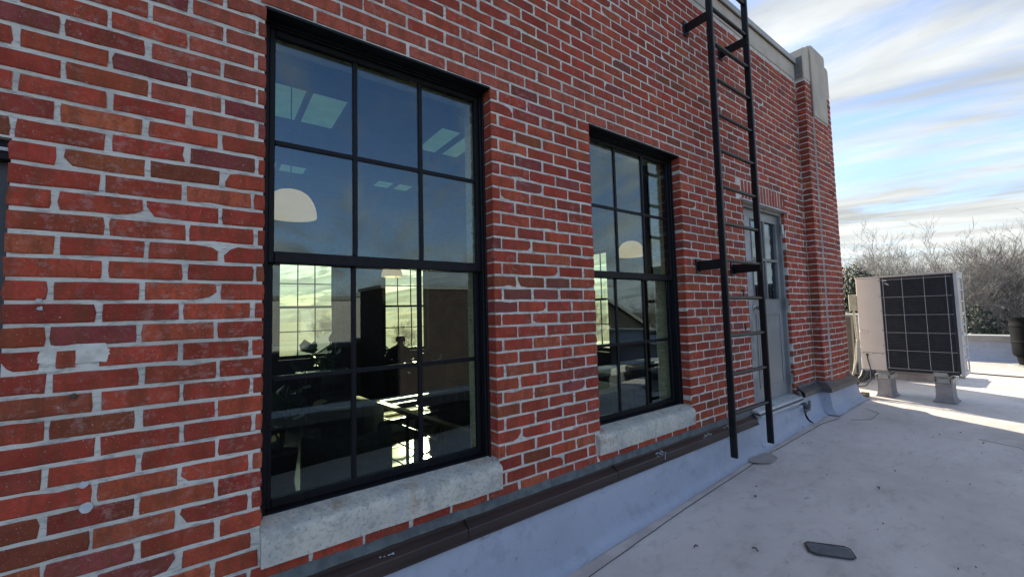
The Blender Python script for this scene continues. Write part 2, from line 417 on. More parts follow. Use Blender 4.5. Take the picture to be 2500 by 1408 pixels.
# ------------------------------------------------------------------ BUILDING
H0 = 1.269; CR = .0705
ZT = 2.79                      # top of brickwork
b_loc = (2.9, .15, -1.3)
B = thing('brick_building', b_loc, 'red brick building wall with black windows, grey door and corner pilaster', 'building')
HOLES = [(-1.6, -.497, -.98, H0-10*CR), (.165, 1.243, -.80, H0), (2.045, 3.122, -.80, H0), (4.22, 5.20, -1.02, 1.045)]
SILLZ = (-.9165, -.775)
def wall_grid(xs, zs, holes, y0, y1, rnd=None):
    m = MB(); xs = sorted(set(xs)); zs = sorted(set(zs))
    def solid(i, j):
        if i < 0 or j < 0 or i >= len(xs)-1 or j >= len(zs)-1: return False
        cx = (xs[i]+xs[i+1])/2; cz = (zs[j]+zs[j+1])/2
        return not any(a < cx < b and c < cz < d for a, b, c, d in holes)
    for i in range(len(xs)-1):
        for j in range(len(zs)-1):
            if not solid(i, j): continue
            x0, x1, z0, z1 = xs[i], xs[i+1], zs[j], zs[j+1]
            m.quad((x0, y0, z0), (x1, y0, z0), (x1, y0, z1), (x0, y0, z1))
            m.quad((x1, y1, z0), (x0, y1, z0), (x0, y1, z1), (x1, y1, z1))
            if not solid(i-1, j): m.quad((x0, y1, z0), (x0, y0, z0), (x0, y0, z1), (x0, y1, z1))
            if not solid(i+1, j): m.quad((x1, y0, z0), (x1, y1, z0), (x1, y1, z1), (x1, y0, z1))
            if not solid(i, j-1): m.quad((x0, y1, z0), (x1, y1, z0), (x1, y0, z0), (x0, y0, z0))
            if not solid(i, j+1): m.quad((x0, y0, z1), (x1, y0, z1), (x1, y1, z1), (x0, y1, z1))
    return m
xs = [-5, 6.665]; zs = [-7, 2.79]
for h in HOLES: xs += [max(h[0]-.006, -5), h[1]+.006]; zs += [h[2], h[3]]
holes_m = [(a-.006, b+.006, c, d) for a, b, c, d in HOLES]
wall_grid(xs, zs, holes_m, .004, .30).build('wall', MORTAR, B)

BR = []       # (depth key, MB)
PAL = [((.47, .072, .034), 44), ((.44, .058, .031), 34), ((.49, .092, .038), 12), ((.37, .055, .034), 14), ((.30, .060, .055), 9), ((.29, .072, .030), 5), ((.50, .115, .050), 4), ((.20, .06, .045), 2)]
def pick(new=False):
    if new:
        k = R.uniform(.9, 1.08); return (.46*k, .10*k, .056*k)
    t = R.uniform(0, sum(w for _, w in PAL))
    for c, w in PAL:
        t -= w
        if t <= 0: break
    k = R.uniform(.74, 1.18); return (c[0]*k, c[1]*k*R.uniform(.9, 1.15), c[2]*k)
def brick(x0, x1, z0, z1, yf, yb, new=False, col=None, chip=True, frame='y', cut=(0, 0), low=False):
    """irregular brick; face plane yf towards -Y (or towards -X when frame=='x')"""
    j = .0006 if new else .0016
    g = lambda s=1: R.uniform(-j, j)*s
    w = x1-x0; h = z1-z0
    rc = .0015 if (new or w < .07) else R.uniform(.001, .003)
    if w < .07: j = .0011
    P = [(x0+rc+g(), z0+g()), (x0+w*.36+g(), z0+g()), (x0+w*.68+g(), z0+g()), (x1-rc+g(), z0+g()), (x1+g(), z0+h*R.uniform(.25, .75)),
         (x1-rc*R.uniform(.3, 2)+g(), z1+g()), (x0+w*.64+g(), z1+g()), (x0+w*.33+g(), z1+g()), (x0+rc*R.uniform(.3, 2)+g(), z1+g()), (x0+g(), z0+h*R.uniform(.25, .75))]
    if chip and not new and w > .06 and R.random() < .27:
        k = R.choice((0, 1, 2, 3, 5, 6, 7, 8, 4, 9)); cx, cz = (x0+x1)/2, (z0+z1)/2; a = R.uniform(.15, .38) if k in (0, 3, 5, 8) else R.uniform(.05, .2)
        px, pz = P[k]; dx, dz = cx-px, cz-pz
        if k in (1, 2, 6, 7): P[k] = (px, pz+dz*min(a*1.6, .3))
        elif k in (4, 9): P[k] = (px+math.copysign(.008, dx), pz)
        else: P[k] = (px+math.copysign(min(abs(dx)*a, .018), dx), pz+dz*a*.9)
    cx, cz = (x0+x1)/2, (z0+z1)/2; ins = .0045 if not new else .002
    tl = g(.7)
    m = MB(); col = col or pick(new)
    def pt(x, y, z): return (x, y, z) if frame == 'y' else (y, x, z)
    for (x, z) in P: m.v.append(pt(x, yb, z))
    for (x, z) in P: m.v.append(pt(x, yf+.003, z))
    for (x, z) in P:
        m.v.append(pt(x+math.copysign(min(ins, abs(cx-x)), cx-x), yf+tl+R.uniform(-.0006, .0006), z+math.copysign(min(ins, abs(cz-z)), cz-z)))
    n = 10
    for i in range(n):
        k = (i+1) % n
        m.f.append((i, k, n+k, n+i)); m.f.append((n+i, n+k, 2*n+k, 2*n+i))
    m.f.append(tuple(range(2*n, 3*n)))
    if frame == 'x': m.f = [tuple(reversed(q)) for q in m.f]
    m.c = [(*col, 0.0)]*n + [(*col, (1.0 if yb-yf < .03 else .45))]*n + [(*col, 0.0)]*n
    if frame == 'y':
        k = Vector(pt(cx, yf, cz))-CAM; dep = k.dot(fwd)
        px = 1250+1000*k.dot(r2)/dep; py = 704-1000*k.dot(u2)/dep
        inv = -60 < px < 2560 and -60 < py < 1468 and dep > 0
        size = w*h/dep**2 if inv else 0
    else: size = 0
    BR.append((size, m)); return m
JT = .0122
def row_pieces(x0, x1, start, pitch):
    k = math.floor((x0-start)/pitch); js = [x0]; x = start+k*pitch
    while x < x1-.02:
        if x > x0+.02: js.append(x)
        x += pitch
    js.append(x1)
    out = []
    for q, (a, b) in enumerate(zip(js, js[1:])):
        wob0 = 0 if q == 0 else JT/2; wob1 = 0 if q == len(js)-2 else JT/2
        out.append((a+wob0, b-wob1, q == 0, q == len(js)-2))
    return out
nrow_top = 21
for i in range(-nrow_top, 32):
    zt = H0-CR*i; zb = zt-CR; zc = (zt+zb)/2
    if i == -nrow_top: zt = min(zt, ZT)
    odd = i % 2
    if zc > H0: segs = [(-1.4, 5.8, 'n', 'n')]
    else:
        segs = []
        W0 = i >= 10
        segs.append((-.497 if W0 else -1.4, .165 if i < 29 else .155, 'j' if W0 else 'n', 'j'))
        segs.append((1.243 if i < 29 else 1.252, 2.045 if i < 29 else 1.995, 'j', 'j'))
        segs.append((3.122 if i < 29 else 3.13, 4.22 if zc < 1.045 else 5.8, 'j', 'j' if zc < 1.045 else 'n'))
        if zc < 1.045: segs.append((5.20, 5.8, 'j', 'n'))
        if i == 31: segs = [(-.49, 4.22, 'n', 'j'), (5.20, 5.8, 'j', 'n')]
    for (a, b, ja, jb) in segs:
        if a > 5.1: st, pt_ = (5.315 if odd else 5.22), .209
        elif a > 3 and a < 4: st, pt_ = (3.345 if odd else 3.247), .2105
        elif 1.2 < a < 2: st, pt_ = (1.402 if odd else 1.295), .2115
        else: st, pt_ = (-.288 if odd else -.395), .209
        if zc > H0 and i > -4: st += .006
        for (x0, x1, fst, lst) in row_pieces(a, b, st + R.uniform(-.006, .006), pt_):
            if x1-x0 < .022: continue
            xm = (x0+x1)/2
            # soldier course zone over the door, repaired window head zones
            if 4.19 < xm < 5.24 and 1.045 < zc < 1.26: continue
            new = (-.16 < xm < .17 and -4 < i < 8 and not lst) or (-.1 < xm < 3.4 and -4 <= i < 0) and R.random() < .8
            dy = R.uniform(-.0012, .0012)
            yb = .012
            yj = .075 if ((ja == 'j' and fst) or (jb == 'j' and lst)) else yb
            zj = R.uniform(-.0012, .0012)
            jt = JT*(1.15 if new else 1)
            x0r = x0 + (0 if fst else R.uniform(-.004, .003)); x1r = x1 + (0 if lst else R.uniform(-.003, .004))
            z0, z1 = zb+jt/2+zj, zt-jt/2+zj
            col = None
            if lst and -4 < i < 6 and a < 0: col = (.36, .085, .05)
            if i in (19,) and -.49 < xm < -.17:      # row with the mortar repair
                if x0 < -.45:
                    x1r = -.415
                    brick(-.383, -.338, z0+.002, z1-.003, -.0025, yb, col=(.42, .075, .038), chip=False)
            brick(x0r, x1r, z0, z1, dy, yj, new=new, col=col)
        
# soldier course above door
x = 4.20
while x < 5.22:
    brick(x+.006, x+.0605, 1.062, 1.262, R.uniform(-.001, .001), .012); x += .0705
# pilaster bricks: side face column (towards -X) and the three front strips
PB = MB(); PB.c = []
keep = BR; BR = []
XP0, XP1, YP = 5.8, 6.69, -.10
for i in range(-nrow_top-1, 32):
    zt = H0-CR*i; zb = zt-CR; odd = i % 2; z0, z1 = zb+JT/2, zt-JT/2
    if z1 > 2.78: z1 = min(z1, 2.776)
    if z1-z0 < .03: continue
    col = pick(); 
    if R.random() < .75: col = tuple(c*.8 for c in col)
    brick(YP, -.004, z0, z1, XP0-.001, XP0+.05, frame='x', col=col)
    strips = [(XP0, 6.0), (6.0, 6.49), (6.49, XP1)]
    for s, (a, b) in enumerate(strips):
        if s == 1 and z1 > 2.33: continue
        if s == 1: st, pc = (a+(.105 if odd else 0), .209)
        else: st, pc = a+(.08 if odd else -.001), (.13 if odd else .209)
        yf = YP - (.018 if s == 1 else 0)
        for q, (x0, x1, fst, lst) in enumerate(row_pieces(a+(0 if s == 0 else .005), b-(0 if s == 2 else .005), st, pc)):
            if x1-x0 < .03: continue
            brick(x0, x1, z0, z1, yf+R.uniform(-.001, .001), YP+.02 if not (s == 0 and fst) else YP+.02)
pil_bricks = BR; BR = keep
BR.sort(key=lambda t: -t[0])
for s, m in BR[:300]: m.build('brick', BRICK, B)
def merged(lst):
    M = MB(); M.c = []
    for s, m in lst: M.join(m); M.c += m.c
    return M
merged(BR[300:]).build('brickwork', BRICK, B, kind='stuff')

# pilaster body + cap
pil = MB().box(XP0+.004, XP1-.004, YP+.004, .0, -1.3, 2.772).build('pilaster', MORTAR, B)
pc_ = MB(); pc_.box(6.004, 6.486, YP-.014, YP+.003, -1.3, 2.34)
pc_.build('pilaster_face', MORTAR, pil)
merged(pil_bricks).build('brickwork', BRICK, pil, kind='stuff')
cap = MB()
cap.poly_prism([(XP0-.002, 2.775), (XP1, 2.775), (XP1, 3.135), (XP1-.04, 3.175), (6.50, 3.175), (6.50, 3.24), (6.47, 3.275), (6.03, 3.275), (6.0, 3.24), (6.0, 3.18), (XP0+.035, 3.18), (XP0-.002, 3.15)], YP-.002, .42)
cap.build('pilaster_cap', STUCCO, pil, bevel=.01, segs=2, smooth=True)
cap2 = MB()
cap2.poly_prism([(6.0, 2.345), (6.49, 2.345), (6.49, 3.235), (6.465, 3.262), (6.03, 3.262), (6.0, 3.235)], YP-.024, YP-.004)
cap2.build('cap_panel', STUCCO, pil, bevel=.006, segs=2)
MB().box(XP0-.006, XP0-.0025, YP+.012, -.002, 2.79, 3.06).build('rough_patch', STUCCO2, pil)
# stucco band + coping
MB().box(-5, XP0-.004, -.004, .30, 2.792, 3.02).build('stucco_band', STUCCO, B, bevel=.004)
MB().box(-5, XP0-.008, -.03, .34, 3.022, 3.045).build('coping', COPE, B)
MB().box(-5, XP0-.008, -.03, -.018, 2.985, 3.0215).build('coping_edge', COPE, B)
MB().box(-5, XP0-.008, -.017, -.005, 2.99, 3.010).build('painted_drip_shadow', SEAMD, B)  # solid dark bar painted as the shadow behind the coping edge

# far + end walls, ceiling, floor
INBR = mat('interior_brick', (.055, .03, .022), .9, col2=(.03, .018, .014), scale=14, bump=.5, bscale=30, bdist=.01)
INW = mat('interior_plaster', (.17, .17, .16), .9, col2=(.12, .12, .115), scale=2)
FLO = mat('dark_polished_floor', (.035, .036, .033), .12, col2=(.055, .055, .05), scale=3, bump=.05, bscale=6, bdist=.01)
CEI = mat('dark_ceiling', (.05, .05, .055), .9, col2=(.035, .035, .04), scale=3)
FW = [(-.95, .13), (1.09, 2.168), (3.25, 4.328), (5.4, 6.478)]
EW = [(1.55, 2.628), (3.54, 4.618)]
fh = [(a, b, -.82, 1.25) for a, b in FW[:3]]
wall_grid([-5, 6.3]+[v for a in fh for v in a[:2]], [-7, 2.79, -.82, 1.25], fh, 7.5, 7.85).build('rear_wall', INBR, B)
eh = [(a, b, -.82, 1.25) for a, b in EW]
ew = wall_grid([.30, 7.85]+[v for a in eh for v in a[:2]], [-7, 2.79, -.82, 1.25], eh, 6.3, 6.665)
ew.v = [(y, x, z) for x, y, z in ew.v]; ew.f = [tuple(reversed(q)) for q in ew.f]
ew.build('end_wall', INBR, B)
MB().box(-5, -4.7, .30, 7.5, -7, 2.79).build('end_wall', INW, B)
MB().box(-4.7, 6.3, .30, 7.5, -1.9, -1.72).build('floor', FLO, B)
sk = [(.45, 1.25), (2.32, 3.12), (4.2, 5.0)]; sy = [(2.70, 3.80), (4.85, 5.9)]
ch = [(a, b, c, d) for a, b in sk for c, d in sy]
ce = wall_grid([-4.7, 6.3]+[v for a in sk for v in a], [.30, 7.5]+[v for a in sy for v in a], ch, 2.35, 2.5)
ce.v = [(x, z, y) for x, y, z in ce.v]; ce.f = [tuple(reversed(q)) for q in ce.f]
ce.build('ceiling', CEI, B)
FROST = m_translucent('frosted_skylight', (.32, .46, .43))
for (a, b, c_, d) in ch:
    s = MB().box(a-.05, b+.05, c_-.05, d+.05, 2.503, 2.52).build('skylight', FROST, B)
    MB().box(a+(b-a)*.42, a+(b-a)*.42+.05, c_, d, 2.36, 2.42).build('skylight_bar', BLACK, s)
for yb in (1.9, 4.3, 6.6):
    MB().box(-4.7, 6.3, yb, yb+.14, 2.12, 2.348).build('ceiling_beam', CEI, B)
# old brick reveal inside glass line is the wall itself

# ------------------------------------------------------------------ windows (local frame: x right 0..1.078, z up 0..H, y inward)
WW = 1.078; WH = H0+.80
def window(parent, loc, rz, hfull=WH, label=None, glass=GLASS, first=None):
    z1 = hfull
    fr = MB()
    fr.box(0, .019, .085, .17, 0, z1); fr.box(WW-.019, WW, .085, .17, 0, z1)
    fr.box(.019, WW-.019, .085, .17, z1-.026, z1); fr.box(.019, WW-.019, .085, .18, 0, .030)
    fr.box(.0, .010, .070, .0845, 0, z1-.02); fr.box(WW-.010, WW, .070, .0845, 0, z1-.02); fr.box(.0, WW, .070, .0845, z1-.0195, z1)
    me = fr.build('window', BLACK, parent, loc, local=True, bevel=.003, label=label)
    me.rotation_euler.z = rz
    mid = 1.035+.0
    st = .023
    for nm, (za, zb), (ya, yb) in (('upper_sash', (mid+.0, z1-.027), (.098, .128)), ('lower_sash', (.031, mid+.048), (.130, .160))):
        s = MB(); s.box(.020, .020+st, ya, yb, za, zb); s.box(WW-.020-st, WW-.020, ya, yb, za, zb)
        s.box(.0205+st, WW-.0205-st, ya, yb, zb-(.026 if nm[0] == 'u' else .048), zb); s.box(.0205+st, WW-.0205-st, ya, yb, za, za+(.048 if nm[0] == 'u' else .036))
        o = s.build(nm, BLACK, me, local=True, bevel=.003)
    MUN = []
    for (za, zb, ya) in ((mid+.048, z1-.053, .108), (.067, mid, .140)):
        xa, xb = .0205+st, WW-.0205-st; zm = (za+zb)/2
        xs_ = [xa, xa+(xb-xa)/3, xa+2*(xb-xa)/3, xb]
        mu = MB()
        for x in xs_[1:3]: mu.box(x-.011, x+.011, ya-.006, ya+.016, za, zb)
        o = mu.build('muntin', BLACK, me, local=True, bevel=.003)
        mu = MB().box(xa, xb, ya-.004, ya+.014, zm-.011, zm+.011)
        mu.build('muntin', BLACK, me, local=True, bevel=.003)
        for p in range(3):
            for q in range(2):
                g = MB(); x0, x1 = xs_[p]+(.011 if p else 0), xs_[p+1]-(.011 if p < 2 else 0)
                z0, z1_ = (za, zm-.011) if q == 0 else (zm+.011, zb)
                g.box(x0, x1, -.002, .002, z0, z1_)
                cxm, czm = (x0+x1)/2, (z0+z1_)/2
                g.v = [(a-cxm, b, c-czm) for a, b, c in g.v]
                po = g.build('pane', glass, me, (cxm, ya+.004, czm), local=True)
                po.rotation_euler = (R.uniform(-.003, .003), 0, R.uniform(-.003, .003))
    return me
for a_, b_ in ((.165, 1.243), (2.045, 3.122)): MB().box(a_+.001, b_-.001, .0, .083, H0-.012, H0-.001).build('lintel', BLACK, B)
w1 = window(B, Vector((.165, 0, -.80))-Vector(b_loc), 0, label='large black twelve pane sash window on the left')
w2 = window(B, Vector((2.045, 0, -.80))-Vector(b_loc), 0, label='black twelve pane sash window beside the ladder')
for a, b in FW[:3]:
    window(B, Vector((b, 7.85, -.82))-Vector(b_loc), PI)
for a, b in EW:
    o = window(B, Vector((6.665, a, -.82))-Vector(b_loc), PI/2)
# left edge opening: added grey panel paints the shading of the jamb, plus a rail
pf = MB(); pf.box(-1.6, -.49, .075, .11, -.98, H0-10*CR); pan = pf.build('jamb_shade_panel', mat('jamb_shade_grey', (.05, .055, .058), .6, col2=(.075, .08, .08), scale=6), B)
MB().box(-1.6, -.493, .03, .0745, .505, .560).build('frame', BLACK, pan); MB().box(-1.6, -.50, .02, .0295, .528, .538).build('trim', WHITE, pan)
# stone sills
def stone_sill(x0, x1, parent):
    prof = [(.10, -.772), (.055, -.778), (.0, -.790), (-.018, -.794), (-.030, -.803), (-.034, -.815), (-.033, -.86), (-.031, -.9155), (.10, -.9155)]
    m = MB(); n = 26; k = len(prof)
    for i in range(n+1):
        x = x0+(x1-x0)*i/n
        for q, (y, z) in enumerate(prof):
            jy = mnoise.noise((x*14, z*30, 1.7))*.0028 if 0 < q < k-1 else 0; jz = mnoise.noise((x*11, y*30, 9.2))*.003 if 0 < q < k-2 else (mnoise.noise((x*9, 5, 2))*.002 if q == k-2 else 0)
            dx = 0
            if i in (0, n) and 2 <= q <= k-2: dx = (.004 if i == 0 else -.004)
            m.v.append((x+dx, y+jy, z+jz))
    for i in range(n):
        for q in range(k):
            a = i*k+q; b = i*k+(q+1) % k
            m.f.append((a, b, b+k, a+k))
    m.f.append(tuple(range(k-1, -1, -1))); m.f.append(tuple(n*k+q for q in range(k)))
    o = m.build('window_sill', STONE, parent, smooth=True)
    return o
stone_sill(.158, 1.250, B); stone_sill(1.998, 3.122, B)

# ------------------------------------------------------------------ door
D = MB(); X0, X1, Z0, Z1, YD = 4.335, 5.165, -.965, 1.01, .065
st = .0
def door():
    fr = MB(); fr.box(4.222, 4.255, .03, .16, -.98, 1.043); fr.box(5.165, 5.198, .03, .16, -.98, 1.043); fr.box(4.255, 5.165, .03, .16, 1.012, 1.043)
    d0 = fr.build('door', DOORM, B, bevel=.003)
    gx = (4.50, 4.795, 5.085); gz_ = (.08, .50, .915)
    lf = wall_grid([4.257, 5.163, gx[0], gx[1]-.013, gx[1]+.013, gx[2]], [Z0, Z1-.001, gz_[0], gz_[1]-.013, gz_[1]+.013, gz_[2]],
                   [(gx[0], gx[1]-.013, gz_[0], gz_[1]-.013), (gx[1]+.013, gx[2], gz_[0], gz_[1]-.013), (gx[0], gx[1]-.013, gz_[1]+.013, gz_[2]), (gx[1]+.013, gx[2], gz_[1]+.013, gz_[2])], YD, YD+.044)
    lf.build('door_leaf', DOORM, d0)
    for a, b in ((gx[0], gx[1]-.013), (gx[1]+.013, gx[2])):
        for c_, e in ((gz_[0], gz_[1]-.013), (gz_[1]+.013, gz_[2])):
            MB().box(a, b, YD+.018, YD+.022, c_, e).build('pane', DGLASS, d0)
            bd = MB(); t = .014
            bd.box(a-t, b+t, YD-.008, YD-.0005, c_-t*.4, c_); bd.box(a-t, b+t, YD-.008, YD-.0005, e, e+t*.4); bd.box(a-t*.6, a, YD-.008, YD-.0005, c_, e); bd.box(b, b+t*.6, YD-.008, YD-.0005, c_, e)
            bd.build('glazing_bead', DOORM, d0)
    # recessed lower panel shown by its moulding
    px0, px1, pz0, pz1 = gx[0], gx[2], -.83, -.07
    mo = MB()
    for (a, b, c_, e) in ((px0, px1, pz0, pz0+.018), (px0, px1, pz1-.018, pz1), (px0, px0+.018, pz0+.018, pz1-.018), (px1-.018, px1, pz0+.018, pz1-.018)):
        mo.box(a, b, YD-.007, YD-.0005, c_, e)
    mo.build('panel_moulding', DOORM, d0, bevel=.003)
    MB().box(px0+.05, px1-.05, YD-.004, YD-.0005, pz0+.05, pz1-.05).build('door_panel', DOORM, d0, bevel=.003)
    m = MB(); pts = [(4.275, -.9), (4.44, -.9), (4.455, -.6), (4.42, -.2), (4.44, .1), (4.48, .6), (4.47, .93), (4.30, .96), (4.28, .4)]
    m.poly_prism(pts, YD-.0012, YD-.0004); m.build('paint_patch', DOORL, d0)
    # knob
    k = MB(); prof = [(.004, 0), (.030, 0), (.031, .004), (.026, .010), (.012, .013), (.011, .030), (.020, .036), (.028, .047), (.029, .056), (.024, .066), (.010, .071), (.002, .0715)]
    k.lathe(prof, n=20); k.v = [(4.475+x, YD-z, -.01+y) for x, y, z in k.v]; k.build('door_handle', STEEL, d0, smooth=True)
    for z in (.86, .03, -.80):
        h = MB(); h.box(5.150, 5.176, .018, .0295, z-.055, z+.055); h.tube([(5.176, .014, z-.055), (5.176, .014, z+.055)], .008, 8); h.build('hinge', STEEL if z > .5 else DOORM, d0)
    th = MB(); th.poly_prism([(-.075, -1.0), (.10, -1.0), (.10, -.968), (.01, -.968), (-.055, -.985)], 4.14, 5.20, 'x')
    th.build('threshold', ALU, d0)
    MB().box(4.15, 5.21, -.085, .0, -1.035, -1.018).build('threshold_lip', ALU, d0)
    sc = MB()
    for x in (4.28, 4.52, 4.78, 5.02): sc.lathe([(.006, 0), (.006, .002)], x, -.03, 8)
    sc.v = [(x, y, -.9755+z*.5) for x, y, z in sc.v]; sc.build('screw', RUBBER, d0)
    MB().box(4.14, 5.26, -.035, .04, 1.046, 1.056).build('drip_cap', WHITE, d0); MB().box(4.18, 5.25, -.012, .012, 1.0565, 1.072).build('lintel_edge', STRIPG, d0)
    # black box painted as the shade under the threshold
    MB().box(4.17, 5.20, -.06, .0, -1.0175, -1.001).build('threshold_shade', RUBBER, d0)
DGLASS = m_glass('door_glass', (.55, .6, .62), .09)
door()
MB().box(4.22, 5.20, .1605, .30, -1.72, -.966).build('stoop_wall', INW, B)

# ------------------------------------------------------------------ flashings swept along the wall base
def sweep(path, prof, zfun=None, closed=False):
    """path on plan; prof list of (offset outward, z or ('g', dz)); outward = left-hand normal of travel (towards -Y when going +X)"""
    m = MB(); n = len(path); dirs = []
    for a, b in zip(path, path[1:]):
        d = Vector((b[0]-a[0], b[1]-a[1])).normalized(); dirs.append(Vector((d.y, -d.x)))
    for i, p in enumerate(path):
        if i == 0: nn = dirs[0]; sc = 1
        elif i == n-1: nn = dirs[-1]; sc = 1
        else:
            nn = (dirs[i-1]+dirs[i]).normalized(); sc = 1/max(.4, nn.dot(dirs[i]))
        for (o, z) in prof:
            zz = z if not isinstance(z, tuple) else gz(p[0])+z[1]
            m.v.append((p[0]+nn.x*o*sc, p[1]+nn.y*o*sc, zz))
    k = len(prof)
    for i in range(n-1):
        for q in range(k-1):
            a = i*k+q; m.f.append((a, a+1, a+1+k, a+k))
    return m
def dense(p, step=.12):
    out = []
    for a, b in zip(p, p[1:]):
        L_ = math.hypot(b[0]-a[0], b[1]-a[1]); n = max(1, int(L_/step))
        for t in range(n): out.append((a[0]+(b[0]-a[0])*t/n, a[1]+(b[1]-a[1])*t/n))
    return out+[p[-1]]
def rough(m, amp, sc=9, keepz=False):
    m.v = [(x+mnoise.noise((x*sc, y*sc, z*sc))*amp, y+mnoise.noise((x*sc+7, y*sc, z*sc))*amp, z+mnoise.noise((x*sc, y*sc+5, z*sc))*amp) for x, y, z in m.v]
    return m
A = [(-3, 0), (4.15, 0)]
rough(sweep(dense(A, .05), [(.0, -.964), (.004, -.968), (.008, -.980), (.012, -.993), (.016, -1.004)]), .006, 14).build('sealant_bead', SEAL, B, smooth=True)
def strip_piece(x0, x1):
    m = sweep([(x0, 0), (x1, 0)], [(.001, -.998), (.011, -1.001), (.014, -1.021), (.054, -1.039), (.057, -1.043), (.057, -1.079), (.068, -1.084), (.068, -1.091), (.040, -1.090)])
    m.v += [(x0, -.001, -.998), (x0, -.054, -1.039), (x0, -.057, -1.079), (x0, 0, -1.079)]; q = len(m.v)
    m.f.append((q-4, q-3, q-2, q-1))
    m.v += [(x1, -.001, -.998), (x1, -.054, -1.039), (x1, -.057, -1.079), (x1, 0, -1.079)]; q = len(m.v)
    m.f.append((q-1, q-2, q-3, q-4))
    return m
for a, b in ((-3, 1.02), (1.024, 2.13), (2.136, 4.13)):
    strip_piece(a, b).build('termination_bar', STRIP, B)
cov = [(.042, -1.082), (.050, -1.11), (.056, ('g', .20)), (.062, ('g', .12)), (.068, ('g', .065)), (.080, ('g', .032)), (.098, ('g', .014)), (.122, ('g', .008))]
rough(sweep(dense([(-3, 0), (4.16, 0)], .1), cov), .006, 5).build('base_flashing', MEMB2, B, smooth=True)
cov2 = [(.03, -1.03), (.045, -1.08), (.056, ('g', .20)), (.062, ('g', .12)), (.070, ('g', .065)), (.085, ('g', .032)), (.105, ('g', .014)), (.130, ('g', .008))]
rough(sweep(dense([(4.14, 0), (5.22, 0)], .08), cov2), .006, 5).build('base_flashing', MEMB2, B, smooth=True)
PPATH = [(5.235, 0), (XP0, 0), (XP0, YP), (XP1, YP), (XP1, 3)]
cov3 = [(.045, -1.00), (.055, -1.05), (.062, ('g', .15)), (.075, ('g', .08)), (.105, ('g', .035)), (.15, ('g', .008))]
rough(sweep(dense(PPATH, .07), cov3), .009, 7).build('base_flashing', MEMB2, B, smooth=True)
sweep(PPATH, [(.0005, -.900), (.012, -.904), (.075, -.955), (.078, -1.000), (.045, -1.004)]).build('counter_flashing', STRIPG, B)
rough(sweep(dense(PPATH, .04), [(.0005, -.885), (.010, -.893), (.017, -.908)]), .007, 16).build('sealant_bead', SEAL, B, smooth=True)
m = MB(); m.tube([(5.19, -.03, -.93), (5.21, -.05, -1.02), (5.235, -.075, -1.09), (5.27, -.09, -1.13), (5.31, -.085, -1.10), (5.33, -.08, -1.04)], [.016, .02, .018, .02, .016, .012], 7)
m.tube([(5.12, -.09, -1.10), (5.17, -.10, -1.13), (5.235, -.10, -1.12)], [.008, .014, .01], 6)
rough(m, .01, 20).build('sealant_lump', SEAL, B, smooth=True)

# small things in and on the wall (parts of the building)
def disc(x, z, r, y=-.0035, th=.003, m_=WHITE, name='wall_washer', wob=.0):
    k = MB(); pts = [(x+r*(1+R.uniform(-wob, wob))*math.cos(t*PI/7), z+r*(1+R.uniform(-wob, wob))*math.sin(t*PI/7)) for t in range(14)]
    k.poly_prism(pts, y, y+th); return k.build(name, m_, B, bevel=.0)
disc(-.311, -.497, .011, wob=.25); o = disc(-.304, -.568, .016, wob=.12)
disc(-.34, -.222, .009, -.004, .004, RUST, 'rusty_anchor', .1); disc(-.34, -.222, .005, -.0065, .002, SEAMD, 'anchor_hole')
disc(1.783, -.363, .008, -.003, .003, RUST, 'rusty_anchor', .3); disc(1.786, -.435, .011, -.003, .003, RUST, 'rusty_anchor', .4); disc(1.786, -.437, .005, -.0045, .0015, SEAMD, 'anchor_hole')
for (x, z) in ((-.421, .075), (-.418, .050)): disc(x, z, .006, -.0022, .002, BIRD, 'paint_fleck', .4)
mp = MB(); mo_ = [(-.418, -.116), (-.385, -.122), (-.35, -.124), (-.27, -.122), (-.262, -.095), (-.268, -.070), (-.278, -.052), (-.292, -.044), (-.307, -.052), (-.33, -.062), (-.40, -.064), (-.416, -.08)]; mq = []
for (a, b) in zip(mo_, mo_[1:]+mo_[:1]):
    for t in range(4):
        u = t/4; mq.append((a[0]+(b[0]-a[0])*u+R.uniform(-.0035, .0035), a[1]+(b[1]-a[1])*u+R.uniform(-.0035, .0035)))
mp.poly_prism(mq, .0002, .006)
mp.build('mortar_patch', mat('pale_mortar', (.76, .73, .62), .95, col2=(.55, .53, .45), scale=22, bump=.5, bscale=90), B)
hk = MB(); hk.tube([(6.40, -.12, 1.45), (6.41, -.145, 1.43), (6.425, -.14, 1.40), (6.41, -.13, 1.385)], .008, 6); hk.build('iron_hook', RUST, pil)
for q in ([(4.095, -.008, .17), (4.10, -.012, .13), (4.088, -.01, .11)], [(4.098, -.008, -.16), (4.10, -.012, -.19), (4.09, -.01, -.22)]): MB().tube(q, .008, 6).build('iron_hook', SEAMD, B)
# drips and droppings on the bar
bd = MB()
for (cx, cyy, n) in ((3.28, -.035, 16), (2.62, -.035, 14), (3.62, -.035, 14), (.60, -.04, 5)):
    for q in range(n):
        x = cx+R.gauss(0, .03); y = max(-.052, min(-.018, cyy+R.gauss(0, .010))); r = R.uniform(.003, .009)
        z = -1.021-(abs(y)-.014)*.45 + .0012
        bd.poly_prism([(x+r*math.cos(t*PI/3)*R.uniform(.6, 1.6), y+r*.8*math.sin(t*PI/3)) for t in range(6)], z, z+.002, 'z')
for q in range(5): bd.box(2.642+q*.001, 2.648+q*.001, -.0605, -.0575, -1.075+.01*q, -1.055+.008*q)
bd.build('bird_dropping', BIRD, B, kind='stuff')

